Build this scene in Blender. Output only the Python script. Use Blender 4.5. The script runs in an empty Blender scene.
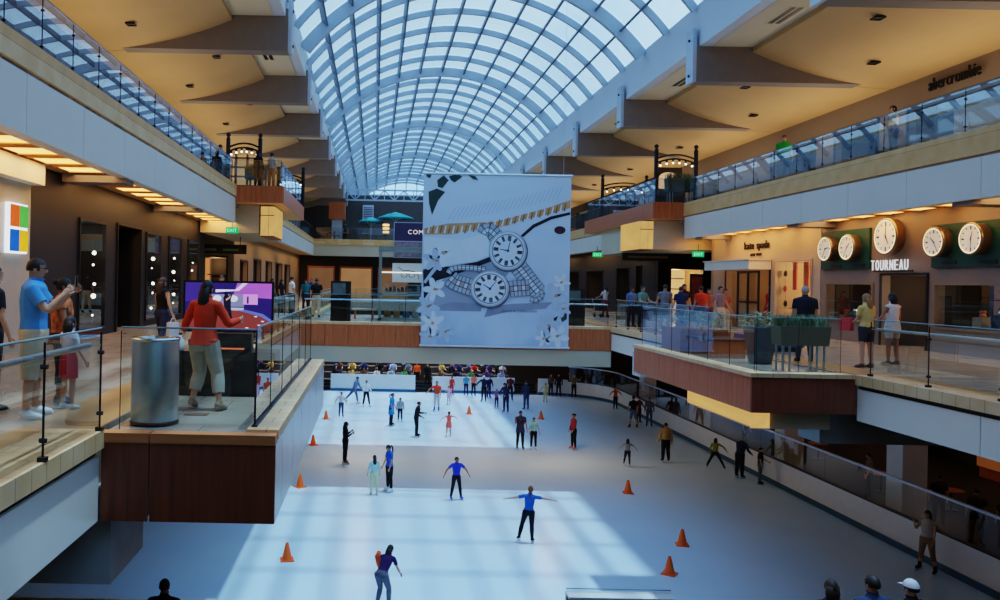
import bpy, bmesh, math, random
import numpy as np
from mathutils import Vector, Matrix, Euler
random.seed(7)
ORD = 'first second third fourth fifth sixth seventh eighth ninth tenth eleventh twelfth thirteenth'.split()
PI = math.pi
sc = bpy.context.scene
COL = sc.collection

# ------------------------------------------------------------------ materials
MATS = {}
def new_mat(name):
    m = bpy.data.materials.new(name); m.use_nodes = True
    nt = m.node_tree; nt.nodes.clear()
    out = nt.nodes.new('ShaderNodeOutputMaterial')
    MATS[name] = m
    return m, nt, out
def mat(name, c, rough=.6, metal=0., var=.08, scale=3., spec=.4, stretch=(1,1,1), emit=0., ecol=None):
    """Principled with a procedural noise variation of the base colour."""
    if name in MATS: return MATS[name]
    m, nt, out = new_mat(name)
    N = nt.nodes.new; L = nt.links.new
    b = N('ShaderNodeBsdfPrincipled')
    tc = N('ShaderNodeTexCoord'); mp = N('ShaderNodeMapping'); mp.inputs['Scale'].default_value = stretch
    nz = N('ShaderNodeTexNoise'); nz.inputs['Scale'].default_value = scale; nz.inputs['Detail'].default_value = 3
    rp = N('ShaderNodeValToRGB')
    c = tuple(c)
    rp.color_ramp.elements[0].position = .3; rp.color_ramp.elements[1].position = .7
    rp.color_ramp.elements[0].color = tuple(max(0, x*(1-var)) for x in c)+(1,)
    rp.color_ramp.elements[1].color = tuple(min(1, x*(1+var)) for x in c)+(1,)
    L(tc.outputs['Object'], mp.inputs['Vector']); L(mp.outputs['Vector'], nz.inputs['Vector'])
    L(nz.outputs['Fac'], rp.inputs['Fac']); L(rp.outputs['Color'], b.inputs['Base Color'])
    b.inputs['Roughness'].default_value = rough; b.inputs['Metallic'].default_value = metal
    b.inputs['Specular IOR Level'].default_value = spec
    if emit:
        b.inputs['Emission Color'].default_value = tuple(ecol or c)+(1,)
        b.inputs['Emission Strength'].default_value = emit
    L(b.outputs['BSDF'], out.inputs['Surface'])
    return m
def s2l(r, g, b):
    f = lambda v: ((v/255+.055)/1.055)**2.4 if v > 10 else v/255/12.92
    return (f(r), f(g), f(b))
def C8(name, r, g, b, **k): return mat(name, s2l(r, g, b), **k)
def emis(name, c, s):
    if name in MATS: return MATS[name]
    m, nt, out = new_mat(name)
    e = nt.nodes.new('ShaderNodeEmission'); e.inputs['Color'].default_value = tuple(c)+(1,)
    nz = nt.nodes.new('ShaderNodeTexNoise'); nz.inputs['Scale'].default_value = 2.
    mr = nt.nodes.new('ShaderNodeMapRange'); mr.inputs['To Min'].default_value = s*.75; mr.inputs['To Max'].default_value = s*1.25
    nt.links.new(nz.outputs['Fac'], mr.inputs['Value']); nt.links.new(mr.outputs['Result'], e.inputs['Strength'])
    nt.links.new(e.outputs['Emission'], out.inputs['Surface'])
    return m
def glass(name, tint, f0=.05, rough=0., haze=0., hazecol=(.8,.9,1)):
    """thin clear pane: transparent, with a Schlick reflection"""
    m, nt, out = new_mat(name)
    N = nt.nodes.new; L = nt.links.new
    t = N('ShaderNodeBsdfTransparent'); t.inputs['Color'].default_value = tuple(tint)+(1,)
    g = N('ShaderNodeBsdfGlossy'); g.inputs['Roughness'].default_value = rough
    lw = N('ShaderNodeLayerWeight'); lw.inputs['Blend'].default_value = .5
    p = N('ShaderNodeMath'); p.operation = 'POWER'; p.inputs[1].default_value = 2.7
    r = N('ShaderNodeMapRange'); r.inputs['To Min'].default_value = f0; r.inputs['To Max'].default_value = 1.
    L(lw.outputs['Facing'], p.inputs[0]); L(p.outputs[0], r.inputs['Value'])
    mx = N('ShaderNodeMixShader'); L(r.outputs['Result'], mx.inputs['Fac'])
    base = t
    if haze:
        d = N('ShaderNodeBsdfDiffuse'); d.inputs['Color'].default_value = tuple(hazecol)+(1,)
        m2 = N('ShaderNodeMixShader'); m2.inputs['Fac'].default_value = haze
        L(t.outputs[0], m2.inputs[1]); L(d.outputs[0], m2.inputs[2]); base = m2
    L(base.outputs[0], mx.inputs[1]); L(g.outputs[0], mx.inputs[2]); L(mx.outputs[0], out.inputs['Surface'])
    return m
def wood(name, c1, c2, axis=2, scale=6., rough=.35, gap=None):
    m, nt, out = new_mat(name)
    N = nt.nodes.new; L = nt.links.new
    b = N('ShaderNodeBsdfPrincipled'); b.inputs['Roughness'].default_value = rough
    tc = N('ShaderNodeTexCoord'); mp = N('ShaderNodeMapping')
    st = [scale]*3; st[axis] = scale*.06; mp.inputs['Scale'].default_value = st
    nz = N('ShaderNodeTexNoise'); nz.inputs['Scale'].default_value = 2.5; nz.inputs['Detail'].default_value = 6
    nz.inputs['Distortion'].default_value = .4
    rp = N('ShaderNodeValToRGB'); rp.color_ramp.elements[0].position = .3; rp.color_ramp.elements[1].position = .72
    rp.color_ramp.elements[0].color = tuple(c1)+(1,); rp.color_ramp.elements[1].color = tuple(c2)+(1,)
    L(tc.outputs['Object'], mp.inputs['Vector']); L(mp.outputs['Vector'], nz.inputs['Vector'])
    L(nz.outputs['Fac'], rp.inputs['Fac']); L(rp.outputs['Color'], b.inputs['Base Color'])
    L(b.outputs['BSDF'], out.inputs['Surface'])
    return m
def stone(name, c1, c2, mortar, sx, sz, rough=.5, rot=(PI/2,0,PI/2)):
    """tiles: brick texture over object space, colours blotched by noise"""
    m, nt, out = new_mat(name)
    N = nt.nodes.new; L = nt.links.new
    b = N('ShaderNodeBsdfPrincipled'); b.inputs['Roughness'].default_value = rough
    tc = N('ShaderNodeTexCoord'); mp = N('ShaderNodeMapping'); mp.inputs['Rotation'].default_value = rot; mp.inputs['Location'].default_value = (.071,.043,.037)
    br = N('ShaderNodeTexBrick'); br.inputs['Scale'].default_value = 1.
    br.inputs['Brick Width'].default_value = sx; br.inputs['Row Height'].default_value = sz
    br.inputs['Mortar Size'].default_value = .006; br.inputs['Mortar'].default_value = tuple(mortar)+(1,)
    br.inputs['Color1'].default_value = tuple(c1)+(1,); br.inputs['Color2'].default_value = tuple(c2)+(1,)
    br.offset = .5
    nz = N('ShaderNodeTexNoise'); nz.inputs['Scale'].default_value = 2.2; nz.inputs['Detail'].default_value = 5
    mx = N('ShaderNodeMixRGB'); mx.blend_type = 'MULTIPLY'; mx.inputs['Fac'].default_value = .5
    L(tc.outputs['Object'], mp.inputs['Vector']); L(mp.outputs['Vector'], br.inputs['Vector'])
    L(tc.outputs['Object'], nz.inputs['Vector'])
    rp = N('ShaderNodeValToRGB'); rp.color_ramp.elements[0].position = .32; rp.color_ramp.elements[1].position = .68
    rp.color_ramp.elements[0].color = (.80,.58,.36,1); rp.color_ramp.elements[1].color = (1,1,1,1)
    L(nz.outputs['Fac'], rp.inputs['Fac']); L(br.outputs['Color'], mx.inputs['Color1']); L(rp.outputs['Color'], mx.inputs['Color2'])
    L(mx.outputs['Color'], b.inputs['Base Color']); L(b.outputs['BSDF'], out.inputs['Surface'])
    return m

# ------------------------------------------------------------------ mesh builder
class MB:
    def __init__(s): s.v = []; s.f = []; s.mi = []; s.mats = []
    def slot(s, m):
        if m not in s.mats: s.mats.append(m)
        return s.mats.index(m)
    def add(s, vs, fs, m=None):
        b = len(s.v); k = s.slot(m) if m else 0
        s.v += [tuple(v) for v in vs]; s.f += [tuple(b+i for i in f) for f in fs]; s.mi += [k]*len(fs)
        return s
    def box(s, x0, x1, y0, y1, z0, z1, m=None):
        vs = [(x, y, z) for z in (z0, z1) for y in (y0, y1) for x in (x0, x1)]
        return s.add(vs, [(0,2,3,1),(4,5,7,6),(0,1,5,4),(2,6,7,3),(0,4,6,2),(1,3,7,5)], m)
    def quad(s, a, b, c, d, m=None): return s.add([a,b,c,d], [(0,1,2,3)], m)
    def poly(s, pts, m=None): return s.add(pts, [tuple(range(len(pts)))], m)
    def prism(s, pts, vec, m=None):
        n = len(pts); v = Vector(vec)
        vs = [Vector(p) for p in pts]+[Vector(p)+v for p in pts]
        fs = [tuple(range(n-1,-1,-1)), tuple(range(n, 2*n))]+[(i,(i+1)%n,n+(i+1)%n,n+i) for i in range(n)]
        return s.add(vs, fs, m)
    def tube(s, pts, rad, seg=8, m=None, cap=True, side=(1,0,0)):
        """loft through pts; rad = one radius, or a list of radii or (a, b) pairs"""
        n = len(pts); P = [Vector(p) for p in pts]
        R = rad if isinstance(rad, (list, tuple)) else [rad]*n
        vs = []; prev = None
        for i in range(n):
            t = (P[min(i+1,n-1)]-P[max(i-1,0)])
            t = t.normalized() if t.length > 1e-9 else Vector((0,0,1))
            u = Vector(side)-t*t.dot(Vector(side))
            if u.length < .05:
                u = Vector((0,1,0))-t*t.y
                if u.length < .05: u = Vector((0,0,1))-t*t.z
            u.normalize(); w = t.cross(u)
            r = R[i]; a, b = r if isinstance(r, (tuple, list)) else (r, r)
            for k in range(seg):
                an = 2*PI*k/seg
                vs.append(P[i]+u*(a*math.cos(an))+w*(b*math.sin(an)))
        fs = [(i*seg+k, i*seg+(k+1)%seg, (i+1)*seg+(k+1)%seg, (i+1)*seg+k) for i in range(n-1) for k in range(seg)]
        if cap: fs += [tuple(range(seg-1,-1,-1)), tuple((n-1)*seg+k for k in range(seg))]
        return s.add(vs, fs, m)
    def lathe(s, prof, c=(0,0,0), seg=16, m=None):
        """prof: (r, z) pairs round the vertical through c"""
        n = len(prof); vs = []; fs = []
        for r, z in prof:
            for k in range(seg):
                a = 2*PI*k/seg; vs.append((c[0]+r*math.cos(a), c[1]+r*math.sin(a), c[2]+z))
        fs = [(i*seg+k, i*seg+(k+1)%seg, (i+1)*seg+(k+1)%seg, (i+1)*seg+k) for i in range(n-1) for k in range(seg)]
        fs += [tuple(range(seg-1,-1,-1)), tuple((n-1)*seg+k for k in range(seg))]
        return s.add(vs, fs, m)
    def ball(s, c, r, m=None, seg=8, rings=6, keep=None, rot=None):
        r = r if isinstance(r, (tuple, list)) else (r,)*3
        vs = []; fs = []
        for i in range(rings+1):
            th = PI*i/rings
            for k in range(seg):
                ph = 2*PI*k/seg
                vs.append(Vector((math.sin(th)*math.cos(ph), math.sin(th)*math.sin(ph), math.cos(th))))
        for i in range(rings):
            for k in range(seg):
                q = (i*seg+k, (i+1)*seg+k, (i+1)*seg+(k+1)%seg, i*seg+(k+1)%seg)
                if keep:
                    d = sum((vs[j] for j in q), Vector())/4
                    if not keep(d): continue
                fs.append(q)
        out = []
        for d in vs:
            p = Vector((d.x*r[0], d.y*r[1], d.z*r[2]))
            if rot: p = rot @ p
            out.append(p+Vector(c))
        return s.add(out, fs, m)
    def build(s, name, m=None, parent=None, smooth=False, loc=None):
        me = bpy.data.meshes.new(name); me.from_pydata(s.v, [], s.f)
        ms = s.mats or [m]
        for x in ms: me.materials.append(x)
        if len(ms) > 1: me.polygons.foreach_set('material_index', s.mi)
        if smooth: me.polygons.foreach_set('use_smooth', [True]*len(me.polygons))
        me.validate(); me.update()
        o = bpy.data.objects.new(name, me); COL.objects.link(o)
        if parent is not None: o.parent = parent
        if loc: o.location = loc
        return o
def tag(o, label=None, cat=None, group=None, kind=None):
    if label: o['label'] = label
    if cat: o['category'] = cat
    if group: o['group'] = group
    if kind: o['kind'] = kind
    return o
def empty(name, loc=(0,0,0), rz=0, label=None, cat=None, group=None, kind=None):
    o = bpy.data.objects.new(name, None); COL.objects.link(o)
    o.location = loc; o.rotation_euler = (0,0,rz)
    return tag(o, label, cat, group, kind)
def struct(name, mb, m, label, cat, smooth=False, parent=None):
    o = mb.build(name, m, parent, smooth)
    if parent is None: tag(o, label, cat, None, 'structure')
    return o
def B(*a): return MB().box(*a)
def copy_tree(o, loc, rz=None, label=None):
    c = o.copy(); COL.objects.link(c); c.location = loc
    if rz is not None: c.rotation_euler = (0,0,rz)
    if label: c['label'] = label
    for ch in list(o.children):
        d = ch.copy(); COL.objects.link(d); d.parent = c
        for g in list(ch.children):
            e = g.copy(); COL.objects.link(e); e.parent = d
    return c
_font = {}
def text_mb(txt, size, m, depth=.02, bold=0., spacing=1., shear=0.):
    """flat lettering as mesh in the XZ plane facing -Y, baseline from the origin"""
    cu = bpy.data.curves.new('lettering', 'FONT'); cu.body = txt; cu.size = size; cu.extrude = depth/2
    cu.offset = bold; cu.space_character = spacing; cu.shear = shear; cu.resolution_u = 3
    o = bpy.data.objects.new('lettering', cu); COL.objects.link(o)
    dg = bpy.context.evaluated_depsgraph_get()
    me = bpy.data.meshes.new_from_object(o.evaluated_get(dg))
    bpy.data.objects.remove(o); 
    me.transform(Matrix.Rotation(PI/2, 4, 'X'))
    me.materials.clear(); me.materials.append(m)
    return me
def text_obj(name, txt, size, m, loc, rz, parent=None, width=None, **k):
    me = text_mb(txt, size, m, **k)
    if width:
        xs = [v.co.x for v in me.vertices]; w = max(xs)-min(xs)
        me.transform(Matrix.Translation((-min(xs),0,0))); me.transform(Matrix.Diagonal((width/w,1,1,1)))
    o = bpy.data.objects.new(name, me); COL.objects.link(o)
    o.location = loc; o.rotation_euler = (0,0,rz); o.parent = parent
    return o
def letters(txt, size, m, parent, x=0., z=0., width=1., depth=.03, gap=.10, space=.45):
    """every character a mesh of its own, set side by side and fitted to the width"""
    ms = []; pen = 0.
    for ch in txt:
        if ch == ' ': pen += size*space; continue
        me = text_mb(ch, size, m, depth); xs = [v.co.x for v in me.vertices]
        me.transform(Matrix.Translation((pen-min(xs),0,0))); pen += max(xs)-min(xs)+size*gap; ms.append(me)
    k = width/(pen-size*gap)
    for me in ms:
        me.transform(Matrix.Diagonal((k,1,1,1)))
        o = bpy.data.objects.new('letter', me); COL.objects.link(o); o.location = (x,0,z); o.parent = parent

# ---- material palette
M_white = C8('white_fascia', 232,228,216, rough=.45, var=.03, scale=.6)
M_cream = C8('cream_plaster', 205,190,160, rough=.6, var=.04, scale=.7)
M_ceil = C8('beige_ceiling', 200,162,110, rough=.7, var=.05, scale=.5)
M_ceil2 = C8('pale_ceiling_strip', 222,206,172, rough=.7, var=.03, scale=.5)
M_beam = C8('grey_brown_beam', 132,120,112, rough=.6, var=.05)
M_plate = C8('pale_steel_plate', 190,200,212, rough=.35, metal=.3, var=.04)
M_steel = C8('brushed_steel', 175,188,200, rough=.3, metal=.9, var=.06, scale=5, stretch=(1,1,.05))
M_chrome = C8('chrome', 215,222,230, rough=.12, metal=1., var=.02)
M_dark = C8('dark_metal', 38,40,46, rough=.4, metal=.4, var=.08)
M_black = C8('black_panel', 20,22,26, rough=.35, var=.12)
M_charcoal = C8('charcoal_storefront', 30,28,28, rough=.55, var=.1, scale=1.2)
M_rib = C8('white_skylight_steel', 176,190,204, rough=.5, var=.03)
M_purlin = C8('grey_skylight_bar', 98,112,126, rough=.5, var=.05)
M_girder = C8('white_girder', 214,222,230, rough=.5, var=.02, scale=.5)
M_ice = None
M_stoneV = stone('honey_stone_band', s2l(232,176,102), s2l(244,206,146), s2l(170,124,74), .62, 1.2)
M_stoneT = stone('honey_stone_tile', s2l(228,192,144), s2l(232,198,150), s2l(160,130,94), .3, .3, rot=(0,0,0))
M_floorT = stone('pale_floor_tile', s2l(158,150,134), s2l(172,164,148), s2l(124,118,106), .9, .9, rough=.25, rot=(0,0,0))
M_wood = wood('red_brown_wood', s2l(178,92,50), s2l(208,120,72), 2, 7., .35)
M_woodD = wood('dark_red_wood', s2l(118,56,34), s2l(146,74,46), 2, 7., .4)
M_woodT = wood('wood_top', s2l(186,112,64), s2l(206,130,78), 0, 7., .4)
M_panelw = C8('pale_side_panel', 176,180,186, rough=.25, var=.04)
M_glass = glass('clear_rail_glass', (.84,.93,.93), .07)
M_glassU = glass('mirror_rail_glass', (.70,.84,.88), .16)
M_glassd = glass('smoked_rink_glass', (.80,.85,.86), .04)
M_glassk = glass('shop_glass', (.9,.96,.96), .05)
M_sky_glass = glass('skylight_glass', (.76,.90,1.), .04)
M_edge = C8('glass_edge', 104,130,134, rough=.3, var=.03)
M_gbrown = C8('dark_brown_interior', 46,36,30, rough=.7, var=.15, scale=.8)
M_soff = C8('warm_soffit', 224,170,104, rough=.6, var=.04)
M_warm = emis('warm_cove_light', (1.,.40,.09), 3.2)
M_warm2 = emis('lantern_panel_light', (1.,.56,.18), .5)
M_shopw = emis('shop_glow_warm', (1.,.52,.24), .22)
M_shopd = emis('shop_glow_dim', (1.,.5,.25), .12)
M_bulb = emis('bulb_light', (1.,.88,.7), 5.)
M_concrete = C8('grey_concrete', 190,188,186, rough=.7, var=.08)
M_rubber = C8('dark_rubber_floor', 50,46,44, rough=.7, var=.12)
M_blue = C8('blue_kick_strip', 40,88,120, rough=.5, var=.06)
M_board = C8('white_rink_board', 226,228,228, rough=.35, var=.03)
M_green = C8('dark_green_panel', 22,66,58, rough=.45, var=.06)
WORLD, SUN, LAMP, EXPO, VIEW, LOOK = 2.0, 2.5, .8, 0.35, 'Filmic', 'Medium High Contrast'
# ================================================================== SETTING
L2, L3 = 6.35, 11.85
XL2, XR2, XL3, XR3 = -2.83, 9.2, -5.9, 14.1
# ---- ice
def ice_material():
    m, nt, out = new_mat('rink_ice')
    N = nt.nodes.new; L = nt.links.new
    b = N('ShaderNodeBsdfPrincipled')
    tc = N('ShaderNodeTexCoord')
    nz = N('ShaderNodeTexNoise'); nz.inputs['Scale'].default_value = .35; nz.inputs['Detail'].default_value = 4
    n2 = N('ShaderNodeTexNoise'); n2.inputs['Scale'].default_value = 4.; n2.inputs['Detail'].default_value = 6; n2.inputs['Distortion'].default_value = 2.
    rp = N('ShaderNodeValToRGB'); rp.color_ramp.elements[0].position = .3; rp.color_ramp.elements[1].position = .7
    rp.color_ramp.elements[0].color = (.56,.76,.98,1); rp.color_ramp.elements[1].color = (.63,.82,1.,1)
    mr = N('ShaderNodeMapRange'); mr.inputs['To Min'].default_value = .22; mr.inputs['To Max'].default_value = .42
    L(tc.outputs['Object'], nz.inputs['Vector']); L(tc.outputs['Object'], n2.inputs['Vector'])
    L(nz.outputs['Fac'], rp.inputs['Fac']); L(rp.outputs['Color'], b.inputs['Base Color'])
    L(n2.outputs['Fac'], mr.inputs['Value']); L(mr.outputs['Result'], b.inputs['Roughness'])
    b.inputs['Specular IOR Level'].default_value = .35
    L(b.outputs['BSDF'], out.inputs['Surface'])
    return m
M_ice = ice_material()
RX0, RX1, RY0, RY1, RR = -12., 16.45, 17.8, 57.9, 4.5
RN = 1.6
def rink_path(n=10, off=0.):
    pts = []
    for cx, cy, a0, R_ in ((RX1-RN, RY0+RN, -90, RN), (RX1-RR, RY1-RR, 0, RR), (RX0+RR, RY1-RR, 90, RR), (RX0+RN, RY0+RN, 180, RN)):
        for i in range(n+1):
            a = math.radians(a0+90*i/n); r = R_+off
            pts.append((cx+r*math.cos(a), cy+r*math.sin(a)))
    return pts
struct('floor_ice', MB().poly([(x,y,0) for x,y in rink_path()]), M_ice, 'pale blue-white ice of the skating rink', 'ice')
struct('floor_lower', B(-18,28,-8,92,-.3,-.02), M_rubber, 'dark floor around the ice rink on the lowest level', 'floor')
# ---- upper floors
struct('floor_left_walkway', B(-18,XL2-.12,-8,92,5.75,L2), M_floorT, 'pale tiled walkway floor left of the opening', 'floor')
struct('floor_right_walkway', B(XR2+.12,28,-8,92,5.75,L2), M_floorT, 'pale tiled walkway floor right of the opening', 'floor')
struct('floor_bridge', B(XL2+.01,XR2-.01,31.1,39,5.5,L2), M_floorT, 'pale floor of the bridge crossing the rink', 'floor')
struct('floor_near_bridge', B(XL2+.01,XR2-.01,-8,1.2,5.7,L2), M_floorT, 'floor of the viewing bridge under the camera', 'floor')
struct('floor_far_walkway', B(XL2+.01,XR2-.01,62,92,5.7,L2), M_floorT, 'walkway floor beyond the far end of the rink', 'floor')
struct('floor_left_gallery', B(-18,XL3-.02,-8,92,11.0,L3), M_floorT, 'upper gallery floor on the left side', 'floor')
struct('floor_right_gallery', B(XR3+.02,28,-8,92,11.0,L3), M_floorT, 'upper gallery floor on the right side', 'floor')
struct('floor_far_gallery', B(XL3,XR3,76.1,92,11.0,L3), M_floorT, 'upper terrace floor at the far end', 'floor')
struct('floor_left_border', B(XL2-.95,XL2-.13,1.3,62,L2-.01,L2+.006), C8('tan_floor_border',176,128,78,rough=.3,var=.06), 'tan border strip in the left walkway floor by the railing', 'floor')
struct('floor_right_border', B(XR2+.3,XR2+1.1,1.3,62,L2-.01,L2+.006), C8('tan_floor_border',176,128,78), 'tan border strip in the right walkway floor by the railing', 'floor')
# ---- outer shell
struct('wall_left_lower', B(-18.2,-18,-8,108,-.3,20), M_gbrown, 'dark outer wall on the left', 'wall')
struct('wall_right_lower', B(28,28.2,-8,108,-.3,20), M_gbrown, 'dark outer wall on the right', 'wall')
struct('wall_back', B(-18,28,-8.2,-8,-.3,22), M_cream, 'plain end wall behind the camera', 'wall')
struct('wall_far', MB().box(-18,28,107.8,108,-.3,18), M_gbrown, 'dark wall at the far end of the hall', 'wall')
struct('wall_far_lower', B(-18,28,65,65.3,-.02,5.7), M_gbrown, 'dark wall behind the far spectators', 'wall')
SKY0, SKY1, GX0, GX1, GZ = -7.6, 104., -3.2, 10.8, 17.5
struct('ceiling_left_roof', B(-18,GX0-.4,SKY0-.4,108,18.0,18.3), M_ceil, 'roof above the left gallery', 'ceiling')
struct('ceiling_right_roof', B(GX1+.4,28,SKY0-.4,108,17.6,17.9), M_ceil, 'roof above the right gallery', 'ceiling')
struct('ceiling_far_roof', B(GX0-.4,GX1+.4,SKY1+.1,108,17.5,17.9), M_ceil, 'flat roof beyond the skylight', 'ceiling')
struct('wall_near_gable', B(GX0-.6,GX1+.6,SKY0-.3,SKY0,17.2,21.4), M_girder, 'white gable closing the near end of the skylight', 'wall')

# ---- fascias: white panels, metal reveal, stone band
def fascia(n, X, s, y0, y1, zb, zt, zs, name, glabel, step=2.63, ph=.9):
    """s = +1: face looks toward +X.  white panels zb..zt, stone zt..zs"""
    mb = MB(); y = y0; first = True
    while y < y1-.05:
        e = min(y1, y+(ph if first else step)); first = False
        a, b = sorted((X-s*.3, X)); mb.box(a, b, y+.008, e-.008, zb, zt-.06); y = e
    root = empty('trim_%d' % n, label=glabel, cat='balcony edge', kind='structure')
    mb.build('white_panel', M_white, root)
    a, b = sorted((X-s*.3, X-s*.05)); B(a, b, y0, y1, zt-.06, zt).build('metal_reveal', M_chrome, root)
    a, b = sorted((X-s*.45, X+s*.05)); B(a, b, y0, y1, zt, zs).build('stone_band', M_stoneV, root)
    return root
fascia(1, XL3, 1, 2, 33.5, 10.33, 11.42, 11.9, 'l', 'white panelled edge with honey stone band of the left upper gallery')
fascia(2, XL3, 1, 43.2, 76, 10.33, 11.42, 11.9, 'l', 'far white edge of the left upper gallery beyond the wooden balcony')
fascia(3, XR3, -1, 2, 36.6, 10.22, 11.25, 11.85, 'r', 'white panelled edge with honey stone band of the right upper gallery')
fascia(4, XR3, -1, 48.8, 76, 10.22, 11.25, 11.85, 'r', 'far white edge of the right upper gallery beyond the wooden balcony')
def fascia2(n, X, s, y0, y1, zb, label):
    root = empty('trim_%d' % n, label=label, cat='balcony edge', kind='structure')
    mb = MB(); y = y0
    while y < y1-.05:
        e = min(y1, y+3.6); a, b = sorted((X-s*.25, X)); mb.box(a, b, y+.01, e-.01, zb, L2-.22); y = e
    mb.build('white_panel', M_white, root)
    a, b = sorted((X-s*.3, X-s*.04)); B(a, b, y0, y1, L2-.22, L2-.14).build('dark_reveal', M_dark, root)
    a, b = sorted((X-s*.55, X+s*.05)); B(a, b, y0, y1, L2-.14, L2+.05).build('stone_kerb', M_stoneT, root)
fascia2(5, XL2, 1, 1.3, 8.32, 5.45, 'white panelled walkway edge in the near left corner under the railing')
fascia2(6, XL2, 1, 16.2, 31, 5.45, 'left walkway edge between the wooden balcony and the bridge')
fascia2(7, XL2, 1, 39.1, 62, 5.45, 'left walkway edge beyond the bridge')
fascia2(8, XR2, -1, 1.3, 15.2, 5.53, 'white panelled walkway edge on the right under the watch shop railing')
fascia2(9, XR2, -1, 22.2, 31, 5.5, 'short white walkway edge between the right balcony and the bridge')
fascia2(10, XR2, -1, 39.1, 62, 5.5, 'right walkway edge beyond the bridge')
# far crossing fascia on the upper level
r = empty('trim_11', label='cream and stone edge of the far upper terrace', cat='balcony edge', kind='structure')
B(XL3,XR3,75.95,76.1,10.3,11.35).build('cream_panel', M_cream, r); B(XL3,XR3,75.85,76.1,11.35,11.9).build('stone_band', M_stoneV, r)
# bridge face
r = empty('trim_12', label='long wood-clad face of the bridge with cream beam below', cat='bridge edge', kind='structure')
mb = MB(); x = XL2
while x < XR2-.05:
    e = min(XR2, x+.92); mb.box(x+.006, e-.006, 30.97, 31.1, 5.46, 6.3); x = e
mb.build('wood_panel', M_wood, r)
B(XL2,XR2,31.0,31.3,4.84,5.45).build('cream_beam', M_cream, r); B(XL2,XR2,30.95,31.35,6.3,6.4).build('stone_kerb', M_stoneT, r)
r = empty('trim_13', label='far side of the bridge with cream beam', cat='bridge edge', kind='structure')
B(XL2,XR2,38.8,39.05,4.84,6.3).build('cream_beam', M_cream, r)

# ---- wooden balconies
# left, walkway level
BX, BY0, BY1 = -1.0, 8.32, 16.15
r = empty('floor_left_balcony', label='dark wood-clad balcony box jutting out at the near left', cat='balcony', kind='structure')
B(XL2+.01,BX-.02,BY0+.04,BY1,5.5,L2).build('floor_slab', M_floorT, r)
mb = MB(); mb.box(XL2+.02, -2.32, BY0, BY0+.05, 5.45, 6.27); mb.box(-2.30, BX, BY0, BY0+.05, 5.45, 6.27); mb.build('wood_front', M_woodD, r)
mb = MB(); mb.box(XL2-.05, -2.32, BY0-.02, BY0+.16, 6.27, 6.37); mb.box(-2.30, BX, BY0-.02, BY0+.16, 6.27, 6.37); mb.build('wood_cap', M_woodT, r)
mb = MB(); y = BY0+.05
for e in (9.0, 10.1, 11.3, 12.6, 14.2, BY1):
    mb.box(BX-.05, BX, y+.008, e-.008, 5.45, 6.3); y = e
mb.build('side_panel', M_panelw, r)
B(-1.33,BX+.01,BY0+.16,BY1,6.3,6.40).build('stone_ledge', M_stoneT, r)
B(-1.30,-1.24,BY0+.3,BY1,6.40,6.42).build('rail_channel', M_dark, r)
B(XL2,BX,BY1,BY1+.05,5.45,6.35).build('wood_back', M_woodD, r)
# right, walkway level
r = empty('floor_right_balcony', label='red-brown wood-clad balcony with planters on the right', cat='balcony', kind='structure')
B(7.25,XR2-.01,15.3,22.1,5.75,L2).build('floor_slab', M_floorT, r)
mb = MB(); y = 15.25
for k in range(7):
    mb.box(7.2, 7.25, y+.006, y+.976-.006, 5.64, 6.32); y += .976
mb.build('wood_side', M_wood, r)
mb = MB(); mb.box(7.2, 8.55, 15.2, 15.25, 5.64, 6.32); mb.box(8.56, XR2-.02, 15.2, 15.25, 5.64, 6.32); mb.build('wood_front', M_woodD, r)
mb = MB(); mb.box(7.15, 7.5, 15.15, 22.1, 6.32, 6.40); mb.box(7.5, XR2-.07, 15.15, 15.5, 6.32, 6.40); mb.build('stone_kerb', M_stoneT, r)
B(7.2,XR2,22.08,22.12,5.64,6.3).build('wood_back', M_woodD, r)
r = empty('hanging_light_box', label='glowing yellow panel box under the right wooden balcony', cat='light box')
mb = MB(); y = 15.55
for k in range(4):
    mb.box(7.33, 7.37, y+.03, y+.75, 5.33, 5.63); y += .78
mb.build('glowing_side', M_warm2, r); B(7.34,7.7,15.5,15.54,5.30,5.63).build('glowing_front', M_warm2, r)
B(7.39,8.9,15.56,18.7,5.28,5.63).build('casing', M_cream, r)
# upper balconies
def upper_balcony(n, x0, x1, y0, y1, zb, zt, side, label):
    r = empty(n, label=label, cat='balcony', kind='structure')
    B(x0,x1,y0,y1,zb+.05,zt).build('floor_slab', M_floorT, r)
    mb = MB(); mb.box(x0-.02, x1+.02, y0-.05, y0, zb, zt+.03); mb.build('wood_front', M_wood, r)
    X = x1 if side > 0 else x0; mb = MB(); y = y0; k = int((y1-y0)/1.5)
    for i in range(k):
        a, b = sorted((X, X+side*.06)); mb.box(a, b, y+.005, y+(y1-y0)/k-.005, zb, zt+.03); y += (y1-y0)/k
    mb.build('wood_side', M_wood, r); B(x0,x1,y0,y1,zb,zb+.05).build('soffit', M_soff, r)
    return r
upper_balcony('floor_left_upper_balcony', XL3, -3.95, 33.45, 43, 11.17, L3, 1, 'wood-clad balcony jutting from the left upper gallery')
upper_balcony('floor_right_upper_balcony', 12.75, 15.3, 36.65, 48.7, 11.1, L3, -1, 'wood-clad balcony jutting from the right upper gallery')
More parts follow.
